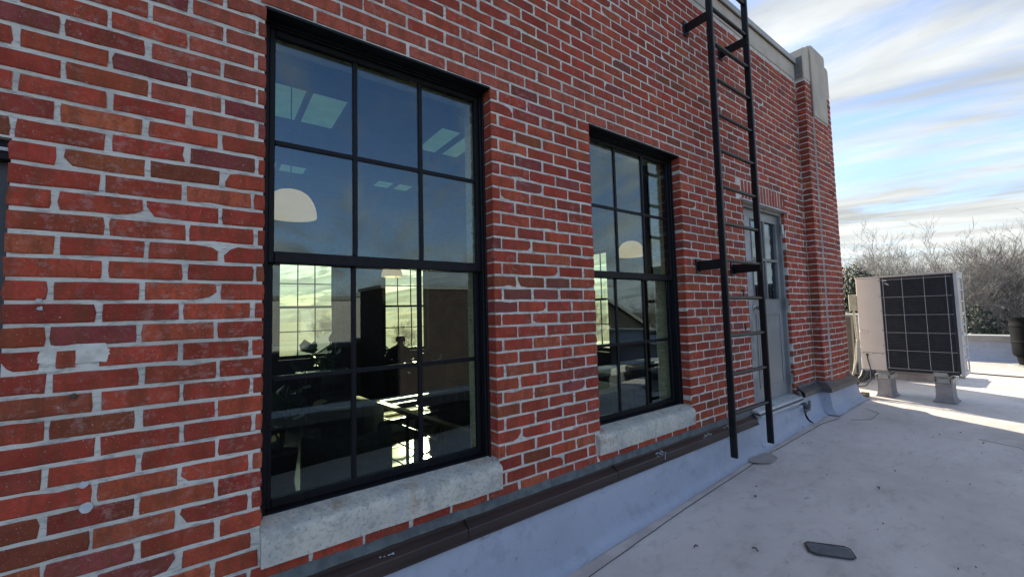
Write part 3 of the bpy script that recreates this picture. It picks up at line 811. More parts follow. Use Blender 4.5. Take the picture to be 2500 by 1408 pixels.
# ------------------------------------------------------------------ LADDER
LD = thing('wall_ladder', (3.62, -.23, -1.17), 'tall black steel ladder bracketed to the brick wall beside the door', 'ladder')
for x in (3.295, 3.945):
    MB().box(x-.014, x+.014, -.257, -.205, -1.165 if x < 3.5 else -1.185, 3.75).build('rail', LADDERM, LD, bevel=.008, segs=3, smooth=True)
for k in range(15):
    z = -.83+.3025*k
    MB().tube([(3.305, -.231, z), (3.935, -.231, z)], .0155, 12).build('rung', LADDERM, LD, smooth=True)
for x in (3.295, 3.945):
    for z in (.355, 2.44):
        s = .016 if x < 3.5 else -.016
        br = MB().box(x+s-.006, x+s+.006, -.245, -.012, z-.040, z+.040).build('bracket', LADDERM, LD, bevel=.002)
        MB().box(x+s*1.6-.036, x+s*1.6+.036, -.0125, -.0035, z-.062, z+.062).build('bracket_plate', LADDERM, br, bevel=.002)
        bl = MB()
        for q in (-.04, .04): bl.tube([(x+s*1.6+.015, -.012, z+q), (x+s*1.6+.015, -.024, z+q)], .008, 6)
        bl.build('bolt', LADDERM, br)

# ------------------------------------------------------------------ condenser unit
ux0, ux1, uy0, uy1, uz0, uz1 = 7.15, 7.58, -1.065, -.115, -.885, .362
AC = thing('condenser_unit', (7.36, -.6, uz0), 'cream outdoor air conditioning unit with black coil face on two curbs', 'air conditioner')
AC_T = -.018      # slight lean seen in the photo
MB().box(ux0+.03, ux1, uy0+.02, uy1, uz0+.03, uz1-.022).build('body', CREAM, AC, bevel=.006)
MB().box(ux0-.006, ux1+.01, uy0-.006, uy1+.006, uz1-.021, uz1).build('top_panel', CREAM, AC, bevel=.005)
MB().box(ux0, ux0+.0295, -.372, uy1-.001, uz0+.235, uz1-.022).build('service_panel', CREAM, AC, bevel=.004)
MB().box(ux0, ux0+.0295, -.372, uy1-.001, uz0+.01, uz0+.231).build('service_panel', CREAM, AC, bevel=.004)
MB().box(ux0+.012, ux0+.0292, uy0+.058, -.374, uz0+.035, uz1-.03).build('coil_back', COIL, AC)
f = MB(); n = 62
for k in range(n):
    z = uz0+.05+(uz1-uz0-.10)*k/n
    f.box(ux0+.004, ux0+.0118, uy0+.06, -.385, z, z+.007)
f.build('coil_fin', mat('coil_fin', (.050, .050, .056), .45, col2=(.03, .03, .033), scale=9), AC, kind='stuff')
MB().box(ux0-.004, ux0+.0115, uy0+.030, uy0+.058, uz0+.03, uz1-.028).build('coil_edge', COIL, AC)
g = []
for y in (-.40, -.585, -.785, -.975): g.append(((ux0-.010, y, uz0+.045), (ux0-.010, y, uz1-.03)))
for q in range(6):
    z = uz0+.05+(uz1-uz0-.105)*q/5
    g.append(((ux0-.013, -.385, z), (ux0-.013, -1.02, z)))
for a, b in g: MB().tube([a, b], .0032, 6).build('grille_wire', WIRE, AC)
# right side panel with slots
sp = MB(); sp.box(ux0-.004, ux0+.05, uy0-.004, uy0+.0295, uz0+.0, uz1-.022)
sp.build('corner_post', CREAMG, AC, bevel=.004)
sg = MB(); xa, xb = ux0+.055, ux1
sg.box(xa, xb, uy0-.002, uy0+.010, uz0+.0, uz0+.05); sg.box(xa, xb, uy0-.002, uy0+.010, uz1-.08, uz1-.022)
sg.box(xb-.03, xb, uy0-.002, uy0+.010, uz0+.05, uz1-.08)
for q in range(1, 8):
    z = uz0+.05+(uz1-uz0-.13)*q/8; sg.box(xa, xb-.03, uy0-.002, uy0+.010, z-.008, z+.008)
sg.build('side_grille', CREAMG, AC, bevel=.002)
for z in (uz0+.50,):
    MB().box(ux0-.012, ux0-.0005, uy1-.10, uy1-.01, z, z+.028).build('grip', CREAM, AC, bevel=.004); MB().box(ux0+.0, ux0+.09, uy0-.018, uy0-.0045, z+.0, z+.028).build('grip', CREAMG, AC, bevel=.004)
scw = MB()
for z in (.30, .10, -.1, -.35, -.55): scw.tube([(ux0-.003, -.362, z), (ux0, -.362, z)], .006, 6)
for y in (-.15, -.25, -.34): scw.tube([(ux0-.003, y, uz0+.222), (ux0, y, uz0+.222)], .005, 6)
scw.build('screw', COIL, AC, kind='stuff')
MB().box(ux0-.016, ux0-.0135, -.44, -.395, uz1-.072, uz1-.052).build('name_tag', WHITE, AC)
mk = MB(); mk.poly_prism([(-.46, .235), (-.44, .238), (-.405, .265), (-.42, .272), (-.45, .258)], ux0-.0006, ux0+.0028, 'x'); mk.build('pale_scuff', WIRE, AC)
ft = MB()
for y in (-.32, -.86): ft.box(ux0+.01, ux1-.02, y-.06, y+.06, uz0-.015, uz0+.03)
ft.box(ux0+.06, ux0+.10, uy0+.01, uy0+.06, uz0-.03, uz0); ft.build('foot_rail', CAPM, AC)
bs = MB().box(ux0+.015, ux1-.01, uy0+.05, -.38, uz0+.004, uz0+.0295).build('base_tray', COIL, AC)
# junction box and conduits on the left side
MB().box(7.17, 7.26, -.112, -.018, -.09, .135).build('junction_box', CONDUIT, AC, bevel=.006)
cd_ = MB()
cd_.tube([(7.21, -.06, -.09), (7.21, -.06, -.20), (7.20, -.075, -.50), (7.12, -.03, -.95), (7.0, .02, -1.10)], .013, 8)
cd_.tube([(7.16, -.09, -.50), (7.12, -.08, -.75), (7.04, -.02, -1.02), (6.9, .0, -1.12)], .011, 8)
cd_.tube([(7.20, -.075, -.50), (7.16, -.09, -.50)], .016, 8)
cd_.build('conduit', CONDUIT, AC, smooth=True)
MB().tube([(ux0-.012, -.185, uz0+.205), (ux0-.03, -.19, uz0+.16), (ux0-.04, -.215, uz0+.03), (ux0-.05, -.22, uz0-.10), (ux0-.08, -.17, uz0-.20), (ux0-.12, -.05, uz0-.225), (ux0-.15, .05, uz0-.22)], .007, 8).build('power_cable', RUBBER, AC, smooth=True)
MB().tube([(ux0-.001, -.185, uz0+.205), (ux0-.016, -.185, uz0+.205)], .014, 8).build('cable_gland', RUBBER, AC)
pipe = MB().tube([(7.2, -.13, -.90), (7.18, -.11, -.98), (7.10, -.05, -1.08), (6.98, .02, -1.13), (6.85, .06, -1.14)], .030, 10).build('insulated_pipe', RUBBER, None, smooth=True)
tag(pipe, 'black foam insulated pipe bundle curving from unit to pilaster base', 'pipe')

def curb(x0, x1, y0, y1, label):
    p = thing('equipment_curb', ((x0+x1)/2, (y0+y1)/2, -1.22), label, 'equipment curb', 'curbs under the air conditioning unit')
    m = MB(); k = 0
    prof = [(-1.218, .035), (-1.207, .016), (-1.18, .006), (-1.12, .001), (-.985, 0.0)]
    for z, o in prof:
        for (a, b) in ((x0-o, y0-o), (x1+o, y0-o), (x1+o, y1+o), (x0-o, y1+o)): m.v.append((a, b, z))
    for i in range(len(prof)-1):
        for q in range(4): m.f.append((i*4+q, i*4+(q+1) % 4, (i+1)*4+(q+1) % 4, (i+1)*4+q))
    m.f.append((16, 17, 18, 19))
    m.build('base', CURB, p, bevel=.006, segs=2)
    MB().box(x0-.012, x1+.012, y0-.012, y1+.012, -.984, -.925).build('cap', CAPM, p, bevel=.003)
    MB().box(x0+.0, x1-.0, y0+.01, y1-.01, -.9245, -.902).build('rail', CAPM, p)
    s = MB()
    for y in (y0+.01, y1-.01): s.box(x0-.016, x0-.0125, y-.006, y+.006, -.975, -.935)
    s.build('clip', SEAMD, p)
curb(7.15, 7.42, -.40, -.262, 'grey curb with metal cap under the left side of the unit')
curb(7.20, 7.47, -.945, -.80, 'grey curb with metal cap under the right side of the unit')

# low skylight curb behind
SKC = thing('roof_hatch', (9.3, -.25, -1.22), 'low pale roof hatch on curb seen behind the air conditioning unit', 'roof hatch')
MB().box(8.9, 9.9, -.62, .30, -1.225, -1.10).build('curb', CURB, SKC)
MB().box(8.86, 9.94, -.66, .34, -1.098, -1.06).build('frame', COPE, SKC, bevel=.005)
MB().box(8.98, 9.82, -.54, .22, -1.059, -.98).build('dome', mat('pale_dome', (.42, .50, .52), .3, col2=(.36, .44, .47), scale=4), SKC, bevel=.03, segs=2)
# second unit further left behind pilaster
G = thing('cabinet_unit', (8.4, .35, -1.2), 'tall grey panelled cabinet unit half hidden behind the pilaster', 'air conditioner')
MB().box(8.2, 8.9, .17, 1.4, -1.10, -.18).build('body', mat('grey_cabinet', (.33, .33, .325), .5, col2=(.28, .28, .28), scale=3), G, bevel=.008)
MB().box(8.18, 8.92, .15, 1.42, -.179, -.155).build('top_panel', COPE, G)
MB().box(8.192, 8.1995, .18, .205, -1.08, -.2).build('side_strip', COIL, G); MB().box(8.190, 8.1995, .235, .29, -1.05, -.2).build('louver', mat('louver_dark', (.10, .10, .10), .6), G)
MB().box(8.15, 8.95, .10, 1.45, -1.15, -1.101).build('base_rail', COIL, G); MB().box(8.25, 8.4, .3, 1.3, -1.225, -1.151).build('sleeper', CURB, G)
G2 = copy_tree(G, None, (10.6, 2.6, -1.2)); tag(G2, 'second grey cabinet unit standing further back behind the pilaster', 'air conditioner')
# barrel
BA = thing('barrel', (12.25, -1.40, -1.2), 'black plastic barrel standing near the far parapet at the right edge', 'barrel')
MB().lathe([(.19, -1.215), (.20, -1.17), (.215, -1.06), (.250, -1.03), (.262, -1.00), (.266, -.80), (.275, -.79), (.275, -.76), (.267, -.75), (.274, -.50), (.283, -.49), (.283, -.455), (.275, -.44), (.277, -.36), (.284, -.35), (.284, -.335), (.27, -.33), (.26, -.40)], 12.25, -1.40, 36).build('body', PLASTIC, BA, smooth=True)
MB().lathe([(.32, -1.219), (.32, -1.208), (.20, -1.205)], 12.25, -1.40, 28).build('base_ring', COPE, BA)
# mast with box
PO = thing('service_mast', (12.7, -1.62, -1.2), 'thin mast with small white box beyond the black barrel', 'pole')
MB().tube([(12.7, -1.62, -1.22), (12.7, -1.62, .55)], .014, 8).build('pole', CONDUIT, PO)
MB().box(12.62, 12.69, -1.70, -1.56, .0, .17).build('box', WHITE, PO, bevel=.005)
# vent curb at the right edge
V = thing('vent_curb', (5.62, -1.72, -1.24), 'grey vent curb with black rubber collar cut by the right edge', 'vent')
m = MB(); cx, cy_ = 5.75, -1.80
m.lathe([(.26, gz(5.7)+.002), (.19, gz(5.7)+.02), (.155, gz(5.7)+.06), (.15, -1.06)], cx, cy_, 20); m.build('boot', CURB, V, smooth=True)
m = MB().lathe([(.165, -1.10), (.185, -1.08), (.18, -1.02), (.16, -1.0), (.12, -1.0)], cx, cy_, 9); rough(m, .03, 12).build('collar', RUBBER, V)
MB().lathe([(.10, -1.0), (.11, -.93), (.06, -.925)], cx, cy_, 14).build('cap', CAPM, V)
# black hose lines across the far roof
hs = MB().tube([(10.5, .4, -1.21), (10.45, -.3, -1.21), (10.35, -.9, -1.21), (10.2, -2.2, -1.21)], .010, 6).build('hose', RUBBER, None); tag(hs, 'thin dark cable lying across the roof beyond the unit', 'cable')
wd = MB().box(6.62, 6.80, -.30, -.22, -1.219, -1.17).build('wood_block', mat('weathered_wood', (.22, .17, .11), .8), None); tag(wd, 'small weathered wood block on the roof by the pilaster base', 'wood block')
wd.location = (.25, .10, 0)

# cover plate in the roof
pc0 = Vector((2.83, -.955)); ang = math.radians(-58)
pts = [(-.10, -.035), (-.075, -.055), (.085, -.055), (.105, -.035), (.105, .035), (.085, .055), (-.080, .055), (-.10, .035)]
def rot(p, a, c): return (c.x+p[0]*math.cos(a)-p[1]*math.sin(a), c.y+p[0]*math.sin(a)+p[1]*math.cos(a))
CPm = MB().poly_prism([rot(p, ang, pc0) for p in pts], gz(2.83)-.01, gz(2.83)+.013, 'z').build('cover_plate', PLATE, None, bevel=.002)
tag(CPm, 'small grey rectangular cover plate with clipped corners set in the roof', 'cover plate')
rm = MB(); pr = [rot((p[0]*1.06, p[1]*1.1), ang, pc0) for p in pts]; rm.tube([(a, b, gz(a)+.010) for a, b in pr+[pr[0]]], .0035, 5); rm.build('rim', SEAMD, CPm)
# curved patch at ladder foot
pa = MB(); cpx, cpy = 3.93, -.16; ring = []
for t in range(18):
    a = 2*PI*t/18; ring.append((cpx+.17*math.cos(a)*(1+.12*math.sin(3*a)), cpy-.01+.09*math.sin(a)))
pa.poly_prism(ring, gz(4)+.004, gz(4)+.009, 'z'); o = pa.build('membrane_patch', mat('patch_membrane', (.40, .35, .31), .75, col2=(.33, .29, .26), scale=12), None)
struct(o)
dd = MB()
for q in range(46):
    x = R.uniform(.9, 6.0); y = R.uniform(-1.9, -.25)
    r = R.uniform(.002, .0055) * (1.0 if R.random() < .7 else 1.8); a0 = R.uniform(0, 6.3)
    n = R.choice((4, 5, 6)); el = R.uniform(.22, .7)
    loop = [(x+r*math.cos(2*PI*t/n)*math.cos(a0)-r*el*math.sin(2*PI*t/n)*math.sin(a0), y+r*math.cos(2*PI*t/n)*math.sin(a0)+r*el*math.sin(2*PI*t/n)*math.cos(a0)) for t in range(n)]
    dd.poly_prism(loop, gz(x)+.006, gz(x)+.010+R.uniform(0, .004), 'z')
for (x, y, L_) in ((2.55, -.70, .035), (1.75, -.55, .03), (3.2, -.42, .026), (2.35, -.45, .03), (5.0, -.12, .05), (1.95, -.82, .03), (3.9, -.95, .03)):
    a = R.uniform(0, 3); dd.tube([(x, y, gz(x)+.006), (x+L_*.5*math.cos(a), y+L_*.5*math.sin(a), gz(x)+.014), (x+L_*math.cos(a+.4), y+L_*math.sin(a+.4), gz(x)+.008)], .0035, 5)
dd.build('leaf_litter', LEAFD, None, kind='stuff')

# ------------------------------------------------------------------ INTERIOR
OPAL = m_translucent('opal_lamp_shade', (.80, .62, .46), .10)
DKF = mat('dark_fabric', (.035, .038, .040), .9, col2=(.025, .027, .03), scale=20)
CRM = mat('cream_fabric', (.34, .30, .21), .9, col2=(.28, .25, .18), scale=12)
OAK = mat('oak_wood', (.17, .11, .05), .5, col2=(.12, .075, .035), scale=9, stretch=(1, 6, 1))
MBLK = mat('black_metal', (.012, .012, .013), .35)
TTOP = mat('pale_table_top', (.55, .55, .50), .35, col2=(.48, .48, .44), scale=4)
LEAF = mat('houseplant_leaf', (.035, .085, .018), .35, col2=(.055, .11, .03), scale=9)
def lamp(x, y, z, label):
    t = thing('pendant_lamp', (x, y, z), label, 'lamp', 'opal dome pendant lamps in the room')
    m = MB(); prof = []
    for k in range(9):
        a = k/8*PI/2; prof.append((.225*math.cos(a)**.75+.002, z-.11+.26*math.sin(a)))
    m.lathe(prof, x, y, 28, cap=False); m.build('lamp_shade', OPAL, t, smooth=True)
    MB().tube([(x, y, z+.15), (x, y, 2.35)], .006, 6).build('cord', MBLK, t)
    MB().lathe([(.03, z+.14), (.035, z+.17), (.02, z+.2)], x, y, 12).build('socket', MBLK, t)
lamp(.60, 2.50, 1.08, 'cream dome pendant lamp hanging behind the large window at left')
lamp(3.22, 7.00, .98, 'small far cream dome pendant lamp seen under the meeting rail')
lamp(5.75, 2.52, 1.02, 'cream dome pendant lamp seen through the window beside the ladder')
FZ = -1.72
def table(x0, x1, y0, y1, z, top, label, cat='table'):
    t = thing('table', ((x0+x1)/2, (y0+y1)/2, FZ), label, cat)
    MB().box(x0, x1, y0, y1, z-.03, z).build('table_top', top, t, bevel=.006)
    for a in (x0+.06, x1-.06):
        for b in (y0+.06, y1-.06): MB().tube([(a, b, FZ), (a, b, z-.03)], .018, 8).build('leg', MBLK, t)
    return t
table(1.25, 2.15, 5.85, 6.6, -.975, TTOP, 'white topped table inside, in front of the rear left window')
table(3.05, 4.5, 5.95, 6.5, -.98, OAK, 'wooden table where the seated person works in the room')
table(5.0, 6.0, 2.3, 3.2, -.98, OAK, 'wooden table seen low through the window beside the ladder')
table(3.6, 4.6, 1.6, 2.4, -1.02, OAK, 'wooden table near the window beside the ladder')
mg = MB().lathe([(.035, -.979), (.04, -.975), (.042, -.89), (.038, -.888), (.034, -.96)], 3.75, 6.2, 14).build('mug', mat('teal_mug', (.02, .10, .12), .3), None); tag(mg, 'teal mug standing on the table by the seated person', 'mug')
mg = MB().lathe([(.03, -.979), (.05, -.97), (.055, -.93), (.02, -.92), (.012, -.86), (.02, -.84), (.01, -.83)], 3.95, 6.15, 14).build('salt_pot', WHITE, None, smooth=True); tag(mg, 'small white pot on the table beside the teal mug', 'pot')
# laptop
lp = thing('laptop', (3.55, 6.3, -.98), 'open dark laptop in front of the seated person', 'laptop')
MB().box(3.42, 3.72, 6.2, 6.4, -.979, -.965).build('base', MBLK, lp)
MB().poly_prism([(6.19, -.965), (6.20, -.965), (6.13, -.77), (6.12, -.77)], 3.42, 3.72, 'x').build('screen', MBLK, lp)
# person seated behind the table
def skin_person(loc, label):
    P = [(0, 0, -.72), (0, -.03, -.50), (0, -.10, -.28), (0, -.16, -.17), (0, -.20, -.09), (0, -.225, .02), (0, -.22, .10),
         (.19, -.10, -.22), (.27, -.20, -.42), (.18, -.42, -.44), (.10, -.50, -.42), (-.19, -.10, -.22), (-.27, -.20, -.42), (-.18, -.40, -.42), (-.08, -.48, -.40),
         (.10, -.03, -.76), (.12, -.42, -.74), (.12, -.44, -1.15), (.12, -.54, -1.19), (-.10, -.03, -.76), (-.12, -.42, -.74), (-.12, -.44, -1.15), (-.12, -.54, -1.19)]
    E = [(0, 1), (1, 2), (2, 3), (3, 4), (4, 5), (5, 6), (3, 7), (7, 8), (8, 9), (9, 10), (3, 11), (11, 12), (12, 13), (13, 14), (0, 15), (15, 16), (16, 17), (17, 18), (0, 19), (19, 20), (20, 21), (21, 22)]
    Rr = [.15, .15, .17, .10, .052, .088, .075, .068, .05, .036, .03, .068, .05, .036, .03, .10, .075, .05, .04, .10, .075, .05, .04]
    root = thing('person', (loc[0], loc[1], FZ), label, 'person')
    me = bpy.data.meshes.new('body'); me.from_pydata(P, E, []); 
    o = bpy.data.objects.new('body', me); scene.collection.objects.link(o); o.parent = root; o.location = (0, 0, loc[2]-FZ)
    sk_ = o.modifiers.new('skin', 'SKIN'); 
    if not me.skin_vertices: me.attributes
    try:
        sv = me.skin_vertices[0].data
    except Exception:
        bm = bmesh.new(); bm.from_mesh(me); bm.verts.layers.skin.verify(); bm.to_mesh(me); bm.free(); sv = me.skin_vertices[0].data
    for i, r_ in enumerate(Rr): sv[i].radius = (r_, r_*(.75 if i in (0, 1, 2) else 1))
    sv[0].use_root = True
    ss = o.modifiers.new('sub', 'SUBSURF'); ss.levels = 1; ss.render_levels = 2
    me.materials.append(mat('dark_clothes', (.018, .020, .026), .9))
    hr = MB().lathe([(.02, .105), (.07, .095), (.098, .05), (.10, .0), (.09, -.03)], 0, -.215, 16, cap=True)
    hr.build('hair', mat('dark_hair', (.01, .008, .007), .8), root, (0, 0, loc[2]-FZ), local=True, smooth=True)
skin_person((3.30, 6.95, -.52), 'dark clothed person seated at the far table bent over work')
def seatpost(x, y, label):
    t = thing('chair', (x, y, FZ), label, 'chair', 'dark chairs around the tables')
    MB().box(x-.22, x+.22, y-.21, y+.21, FZ+.42, FZ+.46).build('seat', MBLK, t, bevel=.01)
    MB().box(x-.21, x+.21, y+.20, y+.225, FZ+.60, FZ+.85).build('backrest', MBLK, t, bevel=.01)
    for a in (-.19, .19):
        for b in (-.18, .205): MB().tube([(x+a, y+b, FZ), (x+a, y+b, FZ+(.84 if b > 0 else .42))], .012, 6).build('leg', MBLK, t)
seatpost(3.30, 7.02, 'dark chair under the seated person'); seatpost(1.7, 5.45, 'dark chair on the near side of the white topped table')
seatpost(4.1, 5.55, 'dark chair on the near side of the wooden table'); seatpost(5.4, 2.0, 'dark chair by the table behind the window beside the ladder')
# plants
def plant(x, y, h, n, ls, label, lm=LEAF, spread=.35, pot=(.17, .32), seed=1):
    r = random.Random(seed)
    t = thing('potted_plant', (x, y, FZ), label, 'plant')
    MB().lathe([(pot[0]*.75, FZ), (pot[0], FZ+pot[1]), (pot[0]*.9, FZ+pot[1]), (pot[0]*.85, FZ+pot[1]*.9)], x, y, 18).build('pot', DKF, t, smooth=True)
    st_ = MB(); tips = []
    for k in range(6):
        a = r.uniform(0, 6.3); hh = h*r.uniform(.6, 1); p = [(x, y, FZ+pot[1]*.9)]
        for q in range(1, 6):
            u = q/5; p.append((x+math.cos(a)*spread*u**1.4*.8, y+math.sin(a)*spread*u**1.4*.8, FZ+pot[1]+(hh-pot[1])*u))
        st_.tube(p, [.012]*3+[.008]*3, 6); tips += p[2:]
    st_.build('stem', mat('plant_stem', (.05, .045, .02), .8), t)
    for k in range(n):
        b = Vector(r.choice(tips)); d = Vector((r.gauss(0, 1), r.gauss(0, 1), r.gauss(.25, .6))).normalized()
        s = ls*r.uniform(.6, 1.2); sd_ = d.cross(Vector((0, 0, 1))).normalized()*s*.32; nb = d.cross(sd_).normalized()*s*.07
        p0 = b; lf = MB(); q = [p0, p0+d*s*.35+sd_, p0+d*s*.75+sd_*.8-nb, p0+d*s-nb*3, p0+d*s*.75-sd_*.8-nb, p0+d*s*.35-sd_, p0+d*s*.4+nb]
        m_ = MB(); m_.v = [tuple(v) for v in q]; m_.f = [(0, 1, 6), (1, 2, 6), (2, 3, 6), (3, 4, 6), (4, 5, 6), (5, 0, 6)]
        m_.build('leaf', lm, t)
plant(.62, 3.2, 1.45, 36, .26, 'large leaved green houseplant standing behind the large window', seed=4, spread=.4)
plant(1.83, 6.95, 1.30, 46, .20, 'dark bushy houseplant silhouetted against the rear left window', seed=9, spread=.28)
# armchairs / sofa
def lounge(x, y, rz, label):
    t = thing('lounge_chair', (x, y, FZ), label, 'armchair', rz=rz)
    for a in (-.30, .01): MB().box(a, a+.29, -.30, .36, .44, .57).build('cushion', CRM, t, local=True, bevel=.045, segs=3, smooth=True)
    MB().box(-.33, .33, -.33, .38, .34, .435).build('seat', OAK, t, local=True, bevel=.02)
    MB().box(-.35, .35, .385, .50, .40, .80).build('backrest', CRM, t, local=True, bevel=.05, segs=3, smooth=True)
    for a in (-.36, .36):
        MB().box(a-.02, a+.02, -.35, .45, .58, .62).build('armrest', MBLK, t, local=True)
        for b in (-.33, .02, .43): MB().box(a-.015, a+.015, b-.015, b+.015, 0, .58).build('leg', MBLK, t, local=True)
    for z in (.20, .46, .53): MB().box(-.36, .36, -.355, -.335, z, z+.02).build('rail', MBLK, t, local=True)
lounge(1.86, 2.90, math.radians(95), 'lounge chair with sunlit cream cushions and black frame inside')
def tub(x, y, rz, label, cap=None):
    cap = cap or CRM  # cream default paints a sunlit arc onto the top of a dark back
    t = thing('tub_chair', (x, y, FZ), label, 'armchair', rz=rz)
    for nm, r0, r1, z0, z1, a0, a1, mm in (('shell', .30, .37, .12, .74, -.65, PI+.65, DKF), ('back_cap', .295, .375, .742, .77, .5, PI-.3, cap)):
        m = MB(); n = 16
        for k in range(n+1):
            a = a0+(a1-a0)*k/n
            for (r, z) in ((r0, z0), (r1, z0+.03), (r1, z1-.03), ((r0+r1)/2+.015, z1), (r0, z1-.02)): m.v.append((r*math.cos(a), r*math.sin(a), z))
        for k in range(n):
            for q in range(5): a = k*5+q; b = k*5+(q+1) % 5; m.f.append((a, b, b+5, a+5))
        m.f.append((4, 3, 2, 1, 0)); m.f.append(tuple(n*5+q for q in range(5)))
        m.build(nm, mm, t, local=True, smooth=True)
    MB().lathe([(.27, .15), (.29, .20), (.29, .38), (.24, .42)], 0, 0, 20).build('seat', DKF, t, local=True, smooth=True)
    for a in (-.2, .2):
        for b in (-.2, .2): MB().tube([(a, b, 0), (a, b, .15)], .015, 6).build('leg', MBLK, t, local=True)
tub(1.30, 3.15, math.radians(100), 'dark tub chair with a sunlit arc painted cream along its back')
tub(.98, 1.95, math.radians(160), 'dark grey tub chair standing close to the large window', DKF)
ra = thing('handrail', (2.4, 2.1, FZ), 'oak handrail frame on black posts turning a corner inside the window', 'railing')
for (a, b) in (((1.58, 2.98, -1.0), (4.2, 3.10, -1.0)), ((1.58, 2.98, -1.0), (1.80, 1.05, -1.0))):
    d = (Vector(b)-Vector(a)).normalized(); w = Vector((-d.y, d.x, 0))*.035
    m = MB(); A_, B_ = Vector(a)-d*.035, Vector(b)
    for z in (-.02, .02):
        for p in (A_-w, B_-w, B_+w, A_+w): m.v.append((p.x, p.y, p.z+z))
    m.f = [(3, 2, 1, 0), (4, 5, 6, 7), (0, 1, 5, 4), (1, 2, 6, 5), (2, 3, 7, 6), (3, 0, 4, 7)]
    m.build('top_rail', OAK, ra)
for (a, b) in ((1.58, 2.95), (1.66, 2.3), (1.72, 1.7), (1.79, 1.1), (2.4, 3.02), (3.2, 3.06), (4.1, 3.09)):
    MB().box(a-.014, a+.014, b-.014, b+.014, FZ, -1.022).build('post', MBLK, ra)
for z in (-1.15, -1.35, -1.55):
    MB().tube([(1.58, 2.98, z), (4.2, 3.10, z)], .007, 6).build('bar', MBLK, ra); MB().tube([(1.58, 2.98, z), (1.80, 1.05, z)], .007, 6).build('bar', MBLK, ra)

# ------------------------------------------------------------------ surroundings
GR = mat('winter_ground', (.075, .075, .045), .95, col2=(.13, .115, .085), scale=.08, lo=.4, hi=.6)
g = MB(); g.quad((-900, -900, -7), (900, -900, -7), (900, 900, -7), (-900, 900, -7)); struct(g.build('ground', GR))
ASPH = mat('asphalt', (.085, .085, .085), .9, col2=(.06, .06, .062), scale=1.5)
rd = MB(); rd.quad((-80, 14, -6.996), (200, 14, -6.996), (200, 24, -6.996), (-80, 24, -6.996)); rd.quad((-60, -30, -6.996), (120, -30, -6.996), (120, -20, -6.996), (-60, -20, -6.996)); struct(rd.build('road', ASPH))
lt = MB(); lt.quad((-20, 26, -6.992), (40, 26, -6.992), (40, 44, -6.992), (-20, 44, -6.992)); struct(lt.build('parking_lot', mat('pale_concrete', (.33, .32, .29), .9, col2=(.28, .27, .25), scale=.8)))

BARK = mat('bare_bark', (.185, .165, .145), .9, col2=(.12, .105, .09), scale=3)
BARK2 = mat('pale_twig', (.36, .33, .29), .9, col2=(.26, .235, .20), scale=1.2)
BARKR = mat('reddish_twig', (.30, .22, .17), .9, col2=(.22, .165, .13), scale=1.2)
def bare_tree_mesh(seed, h=12., levels=5, spread=.55, thin=.0065):
    r = random.Random(seed); tr = MB(); cr = MB()
    def grow(p, d, L_, rad, lv):
        n = 4 if lv > 2 else 3; pts = [p]; rs = [rad]; q = p; dd = d.copy()
        for k in range(n):
            dd = (dd+Vector((r.gauss(0, .10), r.gauss(0, .10), r.gauss(.05, .06)))).normalized(); q = q+dd*L_/n; pts.append(q); rs.append(max(thin*.55, rad*(1-.55*(k+1)/n)))
        (tr if lv == levels else cr).tube(pts, rs, 6 if lv >= levels-1 else 3, caps=False)
        if lv == 0: return
        nk = {5: 8, 4: 6, 3: 5, 2: 4, 1: 3}.get(lv, 3)
        for k in range(nk):
            u = r.uniform(.3, 1) if lv < levels else .35+.65*(k+1)/nk
            i = min(len(pts)-2, int(u*(len(pts)-1))); b = pts[i].lerp(pts[i+1], u*(len(pts)-1)-i) if u < 1 else pts[-1]
            ax = Vector((r.gauss(0, 1), r.gauss(0, 1), r.gauss(0, .5))); ax = (ax-dd*ax.dot(dd)).normalized()
            nd = (dd*(1-spread*.55)+ax*spread*r.uniform(.7, 1.25)+Vector((0, 0, .12))).normalized()
            grow(b, nd, L_*r.uniform(.52, .72), max(thin, rs[i]*r.uniform(.4, .62)), lv-1)
    grow(Vector((0, 0, 0)), Vector((0, 0, 1)), h*.42, h*.018, levels)
    return tr, cr
protos = []
def make_tree(seed, bark, twig, **k):
    tr, cr = bare_tree_mesh(seed, **k)
    return tr, cr, bark, twig
TP = [make_tree(11, BARK, BARK2), make_tree(23, BARK, BARK2, spread=.62), make_tree(37, BARK, BARKR, h=10., spread=.7), make_tree(41, BARK2, BARK2, h=13., spread=.48), make_tree(59, BARK, BARK, h=12., spread=.58)]
TM = []
for (tr, cr, b1, b2) in TP:
    a = bpy.data.meshes.new('trunk'); a.from_pydata(tr.v, [], tr.f); a.materials.append(b1); a.update()
    b = bpy.data.meshes.new('crown'); b.from_pydata(cr.v, [], cr.f); b.materials.append(b2); b.update(); TM.append((a, b))
def bare(i, x, y, s, rz, label, group):
    t = thing('bare_tree', (x, y, -7), label, 'tree', group, rz); t.scale = (s, s, s)
    for nm, me in zip(('trunk', 'crown'), TM[i]):
        o = bpy.data.objects.new(nm, me); scene.collection.objects.link(o); o.parent = t
    return t
def ypx(px, X, py=740):
    d = fwd+(px-1250)/1000*r2-(py-704)/1000*u2; return CAM.y+d.y/d.x*X
TG = 'bare winter trees beyond the roof'
